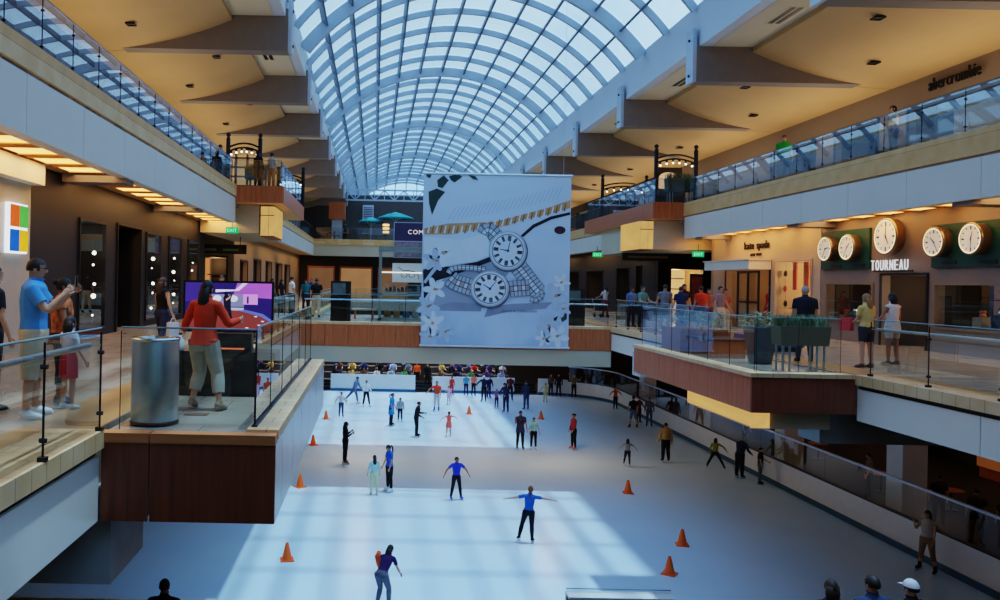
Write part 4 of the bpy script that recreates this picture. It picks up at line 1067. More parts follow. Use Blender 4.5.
# upper terrace sign
v = empty('hanging_sign', (1.75, 75.6, 10.3), label='purple sign reading COME with a picture below, left of the banner', cat='sign')
B(0,3.9,0,.08,1.55,3.25).build('purple_board', C8('purple_sign', 58,44,74), v); B(0,3.9,0,.08,0,1.45).build('picture', C8('sign_picture', 130,110,120, var=.5, scale=2.2), v)
B(-.06,3.96,.02,.10,-.06,3.31).build('frame', C8('sign_frame', 180,180,190), v)
letters('COME',.58,emis('sign_letter_light',(.95,.95,1.),.7),v,1.28,2.2,1.75,.03,.2)
for ch in v.children:
    if ch.name.startswith('letter'): ch.location.y = -.02
# teal parasols
TEAL = C8('teal_canvas', 0,128,134, rough=.7, var=.08)
def parasol(loc, w, hh, lb):
    v = empty('parasol', loc, 0, lb, 'parasol', 'teal parasols on the far terrace')
    n = 8; vs = [(0,0,hh)]; fs = []
    for rr, z in ((w*.5,hh-.28*w*.5),(w,hh-.33*w),(w,hh-.33*w-.12)):
        for k in range(n): a = 2*PI*k/n; vs.append((rr*math.cos(a), rr*math.sin(a), z))
    for k in range(n): fs.append((0,1+k,1+(k+1)%n))
    for j in range(2):
        for k in range(n): fs.append((1+j*n+k,1+j*n+(k+1)%n,1+(j+1)*n+(k+1)%n,1+(j+1)*n+k))
    MB().add(vs, fs).build('canopy', TEAL, v); MB().tube([(0,0,0),(0,0,hh)], .04, 8).build('pole', M_plate, v)
    mb = MB()
    for k in range(n): a = 2*PI*k/n; mb.tube([(0,0,hh-.9),(w*.55*math.cos(a), w*.55*math.sin(a), hh-.3*w*.55-.1)], .015, 5)
    mb.build('rib', M_plate, v); MB().lathe([(.3,0),(.3,.06),(.06,.1)], (0,0,0), 12).build('base', M_dark, v)
parasol((-.5,79,L3), 1.3, 2.45, 'left and smaller of the two teal parasols on the far terrace')
parasol((1.9,78.4,L3), 1.75, 2.95, 'right and larger of the two teal parasols on the far terrace')
# terrace tables and chairs
def terrace_chair(loc, rz, lb):
    v = empty('terrace_chair', loc, rz, lb, 'chair', 'chairs on the far terrace')
    B(-.22,.22,-.22,.22,.42,.46).build('seat', M_dark, v); B(-.22,.22,.19,.23,.5,.88).build('backrest', M_dark, v)
    for x in (-.2,.2):
        for y in (-.2,.2): B(x-.02,x+.02,y-.02,y+.02,0,.42 if y < 0 else .5).build('leg', M_dark, v)
for k, (x, y) in enumerate(((-3.0,77.2),(-1.0,77.0),(1.0,77.2),(-5.0,77.4))):
    nm = ['second from the left','third from the left','rightmost','leftmost'][k]
    t = cafe_table((x,y,L3), 'round table on the far terrace, '+nm); t['group'] = 'tables on the far terrace'
    terrace_chair((x-.75,y,L3), PI/2, 'dark chair left of the far terrace table that is '+nm); terrace_chair((x+.75,y,L3), -PI/2, 'dark chair right of the far terrace table that is '+nm)
v = empty('standing_lamp', (-2.35,79.5,L3), label='orange glowing lamp between the teal parasols on the far terrace', cat='lamp')
MB().lathe([(.02,0),(.25,.02),(.03,.05),(.03,1.0)], (0,0,0), 10).build('pole', M_dark, v)
for z in (1.0,1.35,1.7): MB().lathe([(.3,z),(.34,z+.1),(.3,z+.2)], (0,0,0), 12).build('shade', emis('orange_lamp_light', (1.,.5,.15), 2.), v)
v.location = (1.0, 80.5, L3)
# wood pillar and louvre box at far left gallery
struct('wall_far_terrace', B(XL3-4,XR3+3,88,88.2,L3,17.4), C8('dark_taupe_wall', 74,66,62, var=.1), 'dark taupe wall behind the far terrace', 'wall')
r = empty('column', (-3.9,80,L3), label='wood-topped column at the end of the left gallery', cat='column', kind='structure'); B(-.5,.5,-.5,.5,0,2.2).build('shaft', M_plate, r); B(-.8,.8,-.8,.8,2.2,3.9).build('wood_cladding', M_wood, r)
v = empty('wall_vent', (-.9, 87.8, 15.3), label='grey louvred vent box on the wall above the teal parasols', cat='vent')
B(-.6,.6,-.1,.1,-1.0,1.0).build('frame', M_plate, v); mb = MB()
for k in range(9): mb.box(-.5,.5,-.13,-.1,-.85+.19*k,-.77+.19*k)
mb.build('slat', M_dark, v)
tag(B(2.6,7,87.7,87.9,13.2,14.2).build('wall_panel', M_wood), 'brown wood panel on the far terrace wall behind the parasols', 'panel')

# ================================================================== NEAR LEFT BALCONY
v = empty('waste_bin', (-2.45, 9.0, L2), label='round brushed steel bin behind the glass of the near left balcony', cat='bin')
MB().lathe([(.255,.0),(.26,.02),(.26,.93),(.25,.95)], (0,0,0), 32).build('body', M_steel, v, True)
MB().lathe([(.262,.93),(.27,.94),(.27,.965),(.17,.97),(.15,.93)], (0,0,0), 32).build('rim', M_chrome, v, True)
MB().lathe([(.265,0),(.27,.03),(.262,.05)], (0,0,0), 32).build('base_ring', M_dark, v, True)
v = empty('television', (-2.1, 11.5, 7.0), label='large flat screen showing a purple dance stage on the near left balcony', cat='television')
B(-.65,.65,.0,.06,.22,.96).build('bezel', M_black, v)
mb = MB(); mb.tube([(0,.03,.22),(0,.03,.02)], .04, 8); mb.box(-.3,.3,-.12,.14,-.02,.02); mb.build('stand', M_black, v)
SW, SH, SX, SZ = 1.24, .68, -.62, .25
mb = MB()
def scr(pts, name, c, e, lay):
    mb.poly([(SX+p[0]*SW, -.003-.0015*lay, SZ+p[1]*SH) for p in pts], emis('screen_'+name, c, e))
scr([(0,0),(1,0),(1,1),(0,1)], 'navy', (.03,.02,.16), .7, 0)
scr([(.55,.72),(1,.68),(1,1),(.6,1)], 'violet', (.42,.12,.72), .8, 1)
scr([(0,.6),(.3,.6),(.3,1),(0,1)], 'deep_blue', (.05,.03,.25), .8, 1)
scr([(.35,.86),(.58,.86),(.66,1),(.72,1),(.62,.84),(.35,.80)], 'white_beam', (.75,.7,1.), .9, 2)
scr([(.2,.50),(.68,.50),(.68,.76),(.2,.76)], 'stage_light', (.20,.22,.45), .8, 2)
for cx in (.37,.56): scr([(cx+.05*math.cos(2*PI*k/14), .67+.07*math.sin(2*PI*k/14)) for k in range(14)], 'spot_white', (.7,.8,1.), .8, 3)
scr([(.67,.55),(.84,.55),(.84,.77),(.67,.77)], 'pink_panel', (.62,.28,.9), .9, 3)
scr([(.715,.57),(.735,.57),(.735,.70),(.725,.74),(.715,.70)], 'panel_figure', (.05,.02,.1), .5, 4)
scr([(.35,.42),(.68,.42),(.68,.48),(.35,.48)], 'white_edge', (.6,.65,.9), .6, 3)
scr([(.5+.52*math.cos(2*PI*k/30), .14+.30*math.sin(2*PI*k/30)) for k in range(30) if .0 <= .14+.30*math.sin(2*PI*k/30)], 'red_floor', (.24,.05,.05), .7, 3)
scr([(.62,.42),(.7,.44),(.9,.36),(1,.24),(1,.18),(.88,.30)], 'blue_ring', (.1,.16,.6), .8, 4)
for p in ((.72,.06),(.86,.12),(.9,.2),(.5,.3),(.82,.3)): scr([(p[0]+.02*math.cos(2*PI*k/8), p[1]+.012*math.sin(2*PI*k/8)) for k in range(8)], 'floor_spot', (.8,.75,.9), .9, 5)
# dancer on the screen
scr([(.46,.22),(.48,.22),(.495,.42),(.51,.22),(.55,.22),(.53,.5),(.53,.66),(.545,.74),(.53,.78),(.5,.72),(.49,.80),(.47,.83),(.45,.79),(.455,.74),(.44,.68),(.45,.52)], 'dancer', (.02,.02,.05), .5, 6)
scr([(.475,.62),(.52,.68),(.53,.75),(.505,.70),(.47,.66)], 'dancer_arm', (.7,.35,.3), .7, 7)
mb.build('screen', None, v)
v = empty('media_cabinet', (-2.15, 11.45, L2), label='low black cabinet beneath the flat screen', cat='cabinet')
B(-.78,.78,-.3,.3,0,.62).build('body', M_black, v)
mb = MB().box(-.76,-.02,-.315,-.3,.04,.58).box(.02,.76,-.315,-.3,.04,.58); mb.build('door', M_charcoal, v)
v = empty('game_console', (-2.0, 11.22, L2+.62), label='black game console under the flat screen', cat='console'); B(-.32,.3,-.1,.1,0,.26).build('body', M_black, v); B(-.2,.2,-.106,-.1,.04,.06).build('light_strip', emis('red_strip_light', (1.,.2,.1), .6), v)
v = empty('bottle', (-2.72, 11.25, L2+.62), label='white bottle on the black cabinet left of the screen', cat='bottle')
MB().lathe([(.05,0),(.055,.02),(.055,.14),(.02,.19),(.02,.22)], (0,0,0), 12).build('body', M_board, v, True); MB().lathe([(.022,.22),(.022,.25)], (0,0,0), 10).build('cap', M_dark, v)
tag(B(-2.25,-1.98,9.55,9.72,L2+.002,L2+.008).build('floor_mat', C8('brown_mat', 110,80,60)), 'small brown mat on the floor by the dancing woman', 'mat')
# ---- right balcony planters
LEAF = C8('planter_green', 104,124,92, rough=.7, var=.35, scale=9)
def planter(loc, rz, lb, w, d, z0, z1, mbox, blades, bh):
    v = empty('planter', loc, rz, lb, 'planter')
    MB().add([(-w/2*.94,-d/2*.94,z0),(w/2*.94,-d/2*.94,z0),(w/2*.94,d/2*.94,z0),(-w/2*.94,d/2*.94,z0),(-w/2,-d/2,z1),(w/2,-d/2,z1),(w/2,d/2,z1),(-w/2,d/2,z1)],
      [(3,2,1,0),(4,5,6,7),(0,1,5,4),(1,2,6,5),(2,3,7,6),(3,0,4,7)]).build('trough', mbox, v)
    for x in (-w*.34, w*.34):
        mb = MB()
        for xx in (x-.07, x+.07):
            for yy in (-d*.3, d*.3): mb.tube([(xx,yy,.03),(xx,yy,z0)], .022, 8)
        mb.box(x-.13,x+.13,-d*.42,d*.42,0,.035); mb.build('leg', M_steel, v)
    mb = MB(); rr = random.Random(int(abs(loc[0]*100)))
    for k in range(blades):
        x, y = rr.uniform(-w/2*.98,w/2*.98), rr.uniform(-d/2*.9,d/2*.9); hh = bh*rr.uniform(.55,1.1); a = rr.uniform(0,2*PI); l = rr.uniform(.02,.14)
        c_, s_ = math.cos(a), math.sin(a); wd = .011
        mb.add([(x-s_*wd,y+c_*wd,z1-.02),(x+s_*wd,y-c_*wd,z1-.02),(x+c_*l*.4+s_*wd*.8,y+s_*l*.4-c_*wd*.8,z1+hh*.6),(x+c_*l*.4-s_*wd*.8,y+s_*l*.4+c_*wd*.8,z1+hh*.6),(x+c_*l,y+s_*l,z1+hh)], [(0,1,2,3),(3,2,4)])
    mb.build('grass', LEAF, v)
planter((8.5, 15.95, L2), 0, 'dark trough planter of tall grass on steel legs at the corner of the right balcony', 1.0, .42, .54, .92, C8('bronze_trough', 104,100,82, rough=.4), 520, .24)
planter((14.2, 37.6, L3), 0, 'green trough planter on steel legs on the right upper balcony', 1.25, .5, .62, 1.25, C8('green_trough', 60,96,86, rough=.4), 260, .3)
planter((-5.3, 35.2, L3), 0, 'green trough planter behind the glass of the left upper balcony', 1.0, .5, .5, .95, MATS['green_trough'], 200, .3)
def pot(loc, lb, r0, r1, hh, m, leaves, lh):
    v = empty('potted_shrub', loc, 0, lb, 'plant')
    MB().lathe([(r0,0),(r0+.02,.02),(r1,hh-.05),(r1+.03,hh-.04),(r1+.03,hh),(r1-.04,hh),(r1-.05,hh-.06)], (0,0,0), 24).build('pot', m, v, True)
    mb = MB(); rr = random.Random(int(abs(loc[1]*77)))
    for k in range(leaves):
        a = rr.uniform(0,2*PI); q = r1*1.15*math.sqrt(rr.random()); z = hh+rr.uniform(-.03, lh)*(1-.4*q/r1); x, y = q*math.cos(a), q*math.sin(a); b = rr.uniform(0,2*PI); s_ = .07; t = rr.uniform(-.5,.9)
        mb.add([(x,y,z),(x+s_*math.cos(b)-.02*math.sin(b),y+s_*math.sin(b)+.02*math.cos(b),z+.03*t),(x+2*s_*math.cos(b),y+2*s_*math.sin(b),z+.1*t),(x+s_*math.cos(b)+.02*math.sin(b),y+s_*math.sin(b)-.02*math.cos(b),z+.03*t)], [(0,1,2,3)])
    mb.build('foliage', LEAF, v)
pot((8.55,17.7,L2), 'tall tapered grey pot with a shrub behind the glass of the right balcony', .22, .36, .82, C8('slate_pot', 70,84,100, rough=.4), 260, .35)
v = empty('bench_planter', (8.3,20.2,L2), label='brown wooden planter box with bushes and a slatted bench on the right balcony', cat='planter')
B(-.6,.6,-.1,1.2,0,.6).build('planter_box', M_woodD, v)
mb = MB()
for k in range(5): mb.box(-.5,.5,-1.5+.27*k,-1.5+.27*k+.22,.4,.45)
mb.build('bench_slat', M_dark, v)
for y in (-1.4,-.3): B(-.42,.42,y-.04,y+.04,0,.4).build('leg', M_wood, v)
mb = MB(); rr = random.Random(5)
for k in range(420):
    x, y, z = rr.uniform(-.6,.6), rr.uniform(-.1,1.2), .6+.38*rr.random()**.7; b = rr.uniform(0,2*PI); t = rr.uniform(-.4,1)
    mb.add([(x,y,z),(x+.06*math.cos(b)-.02*math.sin(b),y+.06*math.sin(b)+.02*math.cos(b),z+.03*t),(x+.13*math.cos(b),y+.13*math.sin(b),z+.09*t),(x+.06*math.cos(b)+.02*math.sin(b),y+.06*math.sin(b)-.02*math.cos(b),z+.03*t)], [(0,1,2,3)])
mb.build('foliage', LEAF, v)
v = empty('blue_sofa', (10.6, 21.5, L2), label='low blue upholstered bench seen through the right balcony glass', cat='bench')
B(-.7,.7,-.5,.5,.12,.42).build('seat', C8('blue_fabric', 52,84,140, var=.1), v); B(-.62,.62,-.42,.42,0,.12).build('base', M_dark, v)
# ---- upper lamp portals
def portal(x0, x1, y, z, hh, lb, bow=.22):
    v = empty('lamp_portal', ((x0+x1)/2, y, z), 0, lb, 'light fixture'); w = (x1-x0)/2
    for s in (-1,1):
        MB().tube([(s*w,0,0),(s*w,0,hh)], .10, 10).tube([(s*w,0,hh),(s*w,0,hh+.06)], .06, 8).ball((s*w,0,hh+.14), .11, None, 10, 8).build('post', M_dark, v)
    for zz in (hh-.35, hh-.55):
        MB().tube([(w*t,0,zz-bow*t*t+bow*.5) for t in [k/8-1 for k in range(17)]], .045, 8).build('curved_bar', M_dark, v)
    for k in range(6):
        t = -.8+.32*k; zz = hh-.55-bow*t*t+bow*.5
        sp = MB().tube([(w*t,0,zz),(w*t,-.02,zz-.16)], .05, 8).build('spotlight', M_dark, v)
        MB().ball((w*t,-.02,zz-.19), .045, M_bulb, 8, 6).build('bulb', M_bulb, sp)
portal(13.35, 15.25, 38.3, L3, 2.72, 'dark twin-post lamp portal on the right upper balcony')
portal(-7.0, -5.5, 37.5, L3, 2.72, 'dark twin-post lamp portal on the left upper balcony')
portal(13.4, 16.0, 47.5, L3, 2.5, 'far lamp portal beyond the right upper balcony')
portal(-5.6, -4.2, 45.5, L3, 2.3, 'far lamp portal beyond the left upper balcony')
v = empty('display_shelf', (-6.6, 39.0, L3), label='warm lit shelf unit behind the left upper lamp portal', cat='shelf')
B(-.85,.85,.3,.4,0,2.2).build('back_panel', emis('shelf_glow', (1.,.6,.3), .35), v); mb = MB()
for k in range(5): mb.box(-.85,.85,-.1,.3,.2+.45*k,.24+.45*k)
for x in (-.85,-.3,.25,.82): mb.box(x-.02,x+.03,-.1,.3,0,2.2)
mb.build('shelf_frame', M_dark, v)
v = empty('display_niche', (15.0, 41.0, L3), label='small lit arched display behind the right upper lamp portal', cat='display')
B(-.7,.7,.2,.3,0,2.3).build('back_panel', M_gbrown, v); mb = MB(); mb.prism([(-.5,.18,1.2),(.5,.18,1.2),(.5,.18,1.75)]+[(.5*math.cos(PI*k/8),.18,1.75+.3*math.sin(PI*k/8)) for k in range(1,8)]+[(-.5,.18,1.75)], (0,-.02,0)); mb.build('glowing_arch', emis('arch_glow', (1.,.6,.35), .6), v)
B(-.7,.7,-.2,.18,0,1.15).build('counter', M_dark, v)
# upper gallery shop fronts on the right
v = empty('shop_sign', (17.36, 25.25, 14.33), -PI/2, 'dark lettering of a clothing shop high on the right gallery wall', 'sign')
letters('abercrombie',.56,M_black,v,0.,0.,2.15,.06,.12)
for k, (ya, yb, lb) in enumerate(((22.0,26.4,'dark shop opening below the lettering of the right gallery'),(28,30.6,'middle dark shop opening of the right gallery wall'),(32,35.5,'farthest dark shop opening of the right gallery wall'))):
    niche(17.5, -1, ya, yb, L3, 14.0, 1.5, M_black if k else emis('gallery_shop_dim', (.9,.7,.5), .12), lb, door=(k > 0), mside=M_black, frame=M_black)
# ================================================================== PEOPLE
SKINS = [s2l(232,190,160), s2l(206,158,124), s2l(164,112,82), s2l(112,74,54)]
def skin(k): return C8('skin_tone_%d' % k, *[(226,184,156),(200,150,118),(156,106,78),(104,70,52)][k], rough=.55, var=.04, scale=8)
def cloth(rgb):
    return C8('cloth_%d_%d_%d' % rgb, *rgb, rough=.8, var=.1, scale=7, spec=.2)
HAIRC = dict(black=(22,19,20), brown=(58,38,28), dark=(34,25,22), blond=(150,112,70), grey=(150,146,140), red=(110,56,32))
def hairm(n): return C8('hair_'+n, *HAIRC[n], rough=.6, var=.25, scale=14, stretch=(1,1,.15))
M_eye = C8('eye_dark', 26,20,18); M_lip = C8('lip', 150,80,72)
PEOPLE = []
def person(**k): PEOPLE.append(k)
def _rot(d, fwd): return d
def ldir(s, fwd, out):
    f, o = math.radians(fwd), math.radians(out)
    return Vector((s*math.sin(o), -math.sin(f)*math.cos(o), -math.cos(f)*math.cos(o)))
def skeleton(p):
    female = p.get('female', False); kid = p['h'] < 1.46
    J = {}
    lean, tilt = math.radians(p.get('lean', 0)), math.radians(p.get('tilt', 0))
    pel = Vector((0,0,.93)); UM = Matrix.Rotation(tilt, 3, 'Y') @ Matrix.Rotation(lean, 3, 'X')
    up = lambda v: pel+UM @ (Vector(v)-pel)
    J['pel'] = pel; J['waist'] = up((0,0,1.08)); J['chest'] = up((0,0,1.28)); J['top'] = up((0,-.0,1.43)); J['neck'] = up((0,-.01,1.5)); 
    nod = math.radians(p.get('nod', 0)); look = math.radians(p.get('look', 0)); 
    J['hm'] = UM.to_4x4() @ Matrix.Rotation(look, 4, 'Z') @ Matrix.Rotation(nod-lean*.6, 4, 'X')
    J['head'] = J['neck']+(UM @ Matrix.Rotation(nod-lean*.6, 3, 'X')) @ Vector((0,-.015,.13))
    sw = .175 if female else .20
    for s, n in ((1,'L'),(-1,'R')):
        J['sh'+n] = up((s*sw,0,1.415))
        f, o, b = p.get('arm'+n, (4,9,14))[:3]; bo = p.get('arm'+n, (0,)*3)[3] if len(p.get('arm'+n, (0,)*3)) > 3 else o*.6
        J['el'+n] = J['sh'+n]+ldir(s,f,o)*.29; fd = ldir(s,f+b,bo)
        J['wr'+n] = J['el'+n]+fd*.25; J['fd'+n] = fd; J['ha'+n] = J['wr'+n]+fd*.095
        J['hip'+n] = pel+Vector((s*.092,0,-.03))
        f, o, kn = p.get('leg'+n, (0,3,3))
        J['kn'+n] = J['hip'+n]+ldir(s,f,o)*.42; J['an'+n] = J['kn'+n]+ldir(s,f-kn,o)*.40
    return J, female, kid
def build_raw(p):
    J, fem, kid = skeleton(p); p['J'] = J
    mb = MB(); fat = p.get('fat', 1.); sg = 10 if p.get('q') else 8
    side = (1,0,0)
    w = lambda a, b: (a*fat, b*fat)
    if fem: T = [w(.145,.11),w(.168,.122),w(.125,.10),w(.15,.118),w(.148,.10),w(.07,.06)]
    else: T = [w(.145,.11),w(.16,.118),w(.145,.11),w(.175,.125),w(.18,.105),w(.075,.065)]
    pel = J['pel']; dn = (pel-J['waist']).normalized()
    mb.tube([pel+Vector((0,0,-.1)), pel, J['waist'], J['chest'], J['top'], J['neck']-(J['neck']-J['top'])*.15], T, 12, side=side)
    mb.tube([J['top'], J['neck'], J['head']-(J['head']-J['neck'])*.2], [.062,.052,.052], 8)
    hs = (1.0 if not kid else 1.0+.35*(1.46-p['h'])/.46*.8); p['hs'] = hs
    HM = Matrix.Translation(J['head']) @ J['hm'] @ Matrix.Diagonal((hs,hs,hs,1))
    p['HM'] = HM
    hp = [(-.120,.030,.030,-.035),(-.10,.046,.052,-.022),(-.06,.060,.075,-.008),(0,.071,.090,0),(.05,.075,.096,.004),(.09,.060,.078,.006),(.118,.03,.04,.006)]
    b = MB(); b.tube([(0,y,z) for z, rx, ry, y in hp], [(rx,ry) for z, rx, ry, y in hp], 12)
    b.tube([(0,-.085,.02),(0,-.108,-.022),(0,-.088,-.034)], [.008,.016,.012], 6)
    mb.add([HM @ Vector(v) for v in b.v], b.f)
    for n in 'LR':
        a = .88 if fem else 1.
        mb.tube([J['top']*.35+J['sh'+n]*.65, J['sh'+n], J['sh'+n]*.5+J['el'+n]*.5, J['el'+n]], [.06*a,.056*a,.049*a,.041*a], sg)
        mb.tube([J['el'+n], J['el'+n]*.65+J['wr'+n]*.35, J['wr'+n]], [.041*a,.041*a,.028*a], sg)
        d = J['fd'+n]; mb.tube([J['wr'+n]-d*.01, J['wr'+n]+d*.05, J['wr'+n]+d*.09], [(.022,.028),(.016,.042),(.014,.038)], 8, side=(1,0,0))
        k = 1.08 if fem else 1.
        mb.tube([J['hip'+n]+Vector((0,0,.05)), J['hip'+n], J['hip'+n]*.5+J['kn'+n]*.5, J['kn'+n]], [(.09*k,.10*k),(.092*k,.10),(.075,.082),(.056,.058)], sg)
        mb.tube([J['kn'+n], J['kn'+n]*.68+J['an'+n]*.32, J['kn'+n]*.3+J['an'+n]*.7, J['an'+n]], [.056,.059,.046,.038], sg)
        tz = p.get('toe'+n, 0); A_ = J['an'+n]
        # the foot points forward, pitched with the shin a little
        f = p.get('leg'+n, (0,3,3)); pit = math.radians((f[0]-f[2])*.7+tz)
        yaw = math.radians((1 if n == 'L' else -1)*p.get('splay', 8))
        FM = Matrix.Rotation(yaw, 3, 'Z') @ Matrix.Rotation(-pit, 3, 'X')
        p['F'+n] = (A_, FM)
        mb.tube([A_+FM @ Vector(v) for v in ((0,.055,-.035),(0,.03,-.03),(0,-.05,-.04),(0,-.12,-.052),(0,-.175,-.058))], [(.022,.025),(.036,.04),(.04,.036),(.044,.026),(.024,.016)], 8)
        p['sole'+n] = min((A_+FM @ Vector(v)).z for v in ((0,.05,-.075),(0,-.15,-.075)))
    o = mb.build('person_raw'); m = o.modifiers.new('r', 'REMESH'); m.mode = 'VOXEL'; m.voxel_size = .0105 if p.get('q') else (.022 if p['y'] < 45 else .026)
    m2 = o.modifiers.new('s', 'SMOOTH'); m2.iterations = 4 if p.get('q') else 2; m2.factor = .5
    p['raw'] = o
def seg_d(P, a, b):
    a = np.array(a); b = np.array(b); ab = b-a; t = np.clip(((P-a)@ab)/max(ab@ab, 1e-9), 0, 1)
    return np.linalg.norm(P-(a+t[:,None]*ab), axis=1), t
def finish(p, dg):
    J = p['J']; raw = p['raw']; H = p['h']; sc_ = H/1.75
    me = bpy.data.meshes.new_from_object(raw.evaluated_get(dg)); 
    old = raw.data; bpy.data.objects.remove(raw); bpy.data.meshes.remove(old)
    nv = len(me.vertices); V = np.empty(nv*3); me.vertices.foreach_get('co', V); V = V.reshape(-1,3)
    Nn = np.empty(nv*3); me.vertices.foreach_get('normal', Nn); Nn = Nn.reshape(-1,3)
    F = [tuple(q.vertices) for q in me.polygons]; bpy.data.meshes.remove(me)
    bones = [('torso', J['pel']+Vector((0,0,-.1)), J['top'], .13), ('neck', J['neck'], J['head']-(J['head']-J['neck'])*.55, .05), ('head', J['head']-(J['head']-J['neck'])*.3, J['head']+(J['head']-J['neck'])*.4, .08)]
    for n in 'LR':
        bones += [('ua'+n, J['sh'+n], J['el'+n], .05), ('fa'+n, J['el'+n], J['wr'+n], .036), ('ha'+n, J['wr'+n]+J['fd'+n]*.02, J['ha'+n], .03),
                  ('th'+n, J['hip'+n]+Vector((0,0,-.06)), J['kn'+n], .075), ('sn'+n, J['kn'+n], J['an'+n], .05), ('ft'+n, J['an'+n]+Vector((0,0,-.045)), p['F'+n][0]+p['F'+n][1] @ Vector((0,-.17,-.055)), .035)]
    D = []; T = []
    for nme, a, b, r in bones:
        d, t = seg_d(V, a, b); D.append(d-r); T.append(t)
    D = np.array(D); T = np.array(T); k = D.argmin(0); t = T[k, np.arange(nv)]
    names = [b[0] for b in bones]; reg = np.array([names[i] for i in k])
    soleZ = min(p['soleL'], p['soleR'])
    skates = p.get('skates'); lift = .085 if skates else .012
    base = Vector((0,0,-soleZ+lift)) if not p.get('sit') else Vector((0,0,-soleZ+.012))
    root_loc = (p['x'], p['y'], p['z'])
    def tr(P): return [( (q[0]+base.x)*sc_, (q[1]+base.y)*sc_, (q[2]+base.z)*sc_ ) for q in P]
    root = None
    # ---- body: skin surface + fingers, eyes, ears, mouth (one mesh)
    mb = MB(); sk = skin(p.get('skin', 1)); mb.add(tr(V), F, sk)
    fingers = MB()
    for n, s in (('L',1),('R',-1)):
        d = J['fd'+n]; wr = J['wr'+n]; side = Vector((s,0,0)); side = (side-d*d.dot(side)); 
        if side.length < .2: side = Vector((0,0,1))-d*d.z
        side.normalize(); across = d.cross(side).normalized()      # palm breadth direction
        curl = p.get('curl', .5)
        for j, (o_, l_) in enumerate(((-.028,.066),(-.009,.076),(.010,.071),(.028,.055))):
            a = wr+d*.075+across*o_; d2 = (d-side*curl*.5).normalized(); d3 = (d-side*curl*1.4).normalized()
            fingers.tube([a, a+d*l_*.4, a+d*l_*.4+d2*l_*.35, a+d*l_*.4+d2*l_*.35+d3*l_*.3], [.0095,.009,.008,.006], 6)
        th = across*(-1 if (d.cross(side)).y < 0 else 1)
        th = across if across.y < 0 else -across
        a = wr+d*.03+th*.022
        fingers.tube([a, a+d*.025+th*.022, a+d*.055+th*.032, a+d*.075+th*.03-side*.008], [.013,.012,.0095,.007], 6)
    mb.add(tr(fingers.v), fingers.f, sk)
    HM = p['HM']
    face = MB()
    for s in (1,-1):
        face.ball((s*.073,.012,-.005), (.012,.024,.034), sk, 8, 5); face.ball((s*.030,-.082,.012), (.013,.010,.008), M_eye, 8, 5)
        face.box(min(s*.018,s*.046),max(s*.018,s*.046),-.094,-.084,.030,.037,M_eye if p.get('hair','dark') in ('black','dark','brown') else sk)
    face.tube([(-.026,-.082,-.060),(0,-.090,-.061),(.026,-.082,-.060)], .006, 6, M_lip)
    for i, (fv, mi) in enumerate(zip(face.f, face.mi)): pass
    fv = tr([HM @ Vector(v) for v in face.v]); b0 = len(mb.v); mb.v += fv
    for f_, mi in zip(face.f, face.mi): mb.f.append(tuple(b0+i for i in f_)); mb.mi.append(mb.slot(face.mats[mi]))
    root = mb.build('person', None, None, True, root_loc)
    root.rotation_euler = (0,0,math.radians(p.get('rz', 0)))
    tag(root, p['label'], 'person', p.get('group'))
    regF = np.array([[reg[i] for i in f[:3]] for f in F]); 
    def shell(name, cond, off, m, extra=None):
        """garment: the covered part of the surface, moved outward"""
        ok = np.zeros(nv, bool); ok[:] = cond
        fs = [f for f in F if sum(ok[i] for i in f) >= (len(f)+1)//2]
        if not fs: return None
        used = sorted({i for f in fs for i in f}); mp = {i:j for j, i in enumerate(used)}
        vs = V[used]+Nn[used]*off
        q = MB().add(tr(vs), [tuple(mp[i] for i in f) for f in fs], m)
        if extra:
            for e_v, e_f in extra: q.add(tr(e_v), e_f, m)
        return q.build(name, None, root, True)
    isr = lambda *a: np.isin(reg, a)
    # torso parameter 0 = crotch .. 1 = shoulder line
    tt = T[0]; tor = reg == 'torso'
    wl = p.get('waist', .24)
    sl = p.get('sleeve', 'short')
    top = tor & (tt > wl)
    if sl != 'none':
        u = {'short':.62,'long':2.,'cap':.3}[sl]
        for n in 'LR':
            top |= (reg == 'ua'+n) & (t < u)
            if sl == 'long': top |= (reg == 'fa'+n) & (t < .93)
    else:
        for n in 'LR': top |= (reg == 'ua'+n) & (t < .02)
    neckm = (reg == 'neck') & (t < .1) if p.get('collar') else np.zeros(nv, bool)
    tname = p.get('tname', 'shirt'); toff = p.get('toff', .014)
    extra = []
    if p.get('coat'):      # loose hem falling over the hips
        c = p['coat']; P0 = J['pel']; e = MB().tube([P0+Vector((0,0,.16)), P0+Vector((0,0,.0)), P0+Vector((0,0,-c))], [(.165,.13),(.20,.155),(.215,.17)], 14, cap=False); extra.append((e.v, e.f))
    shell(tname, top | neckm, toff, cloth(p['top']), extra)
    if p.get('skirt'):
        ln, rad, col = p['skirt']; P0 = J['pel']; mid = (J['knL']+J['knR'])/2
        hem = P0+(mid-P0).normalized()*ln
        e = MB().tube([J['waist'], P0+Vector((0,0,.03)), P0*.5+hem*.5, hem], [(.142,.115),(.19,.145),(rad*.88+.02,rad*.7+.02),(rad,rad*.8)], 16, cap=False)
        MB().add(tr(e.v), e.f, cloth(col)).build('skirt', None, root, True)
    else:
        L_ = p.get('leglen', 1.95)     # 0..1 thigh, 1..2 shin
        bot = (tor & (tt <= wl+.02))
        for n in 'LR':
            bot |= (reg == 'th'+n) & (t < L_); 
            if L_ > 1: bot |= (reg == 'sn'+n) & (t < L_-1)
        shell('trousers' if L_ > 1.2 else 'shorts', bot, p.get('boff', .016), cloth(p['bottom']))
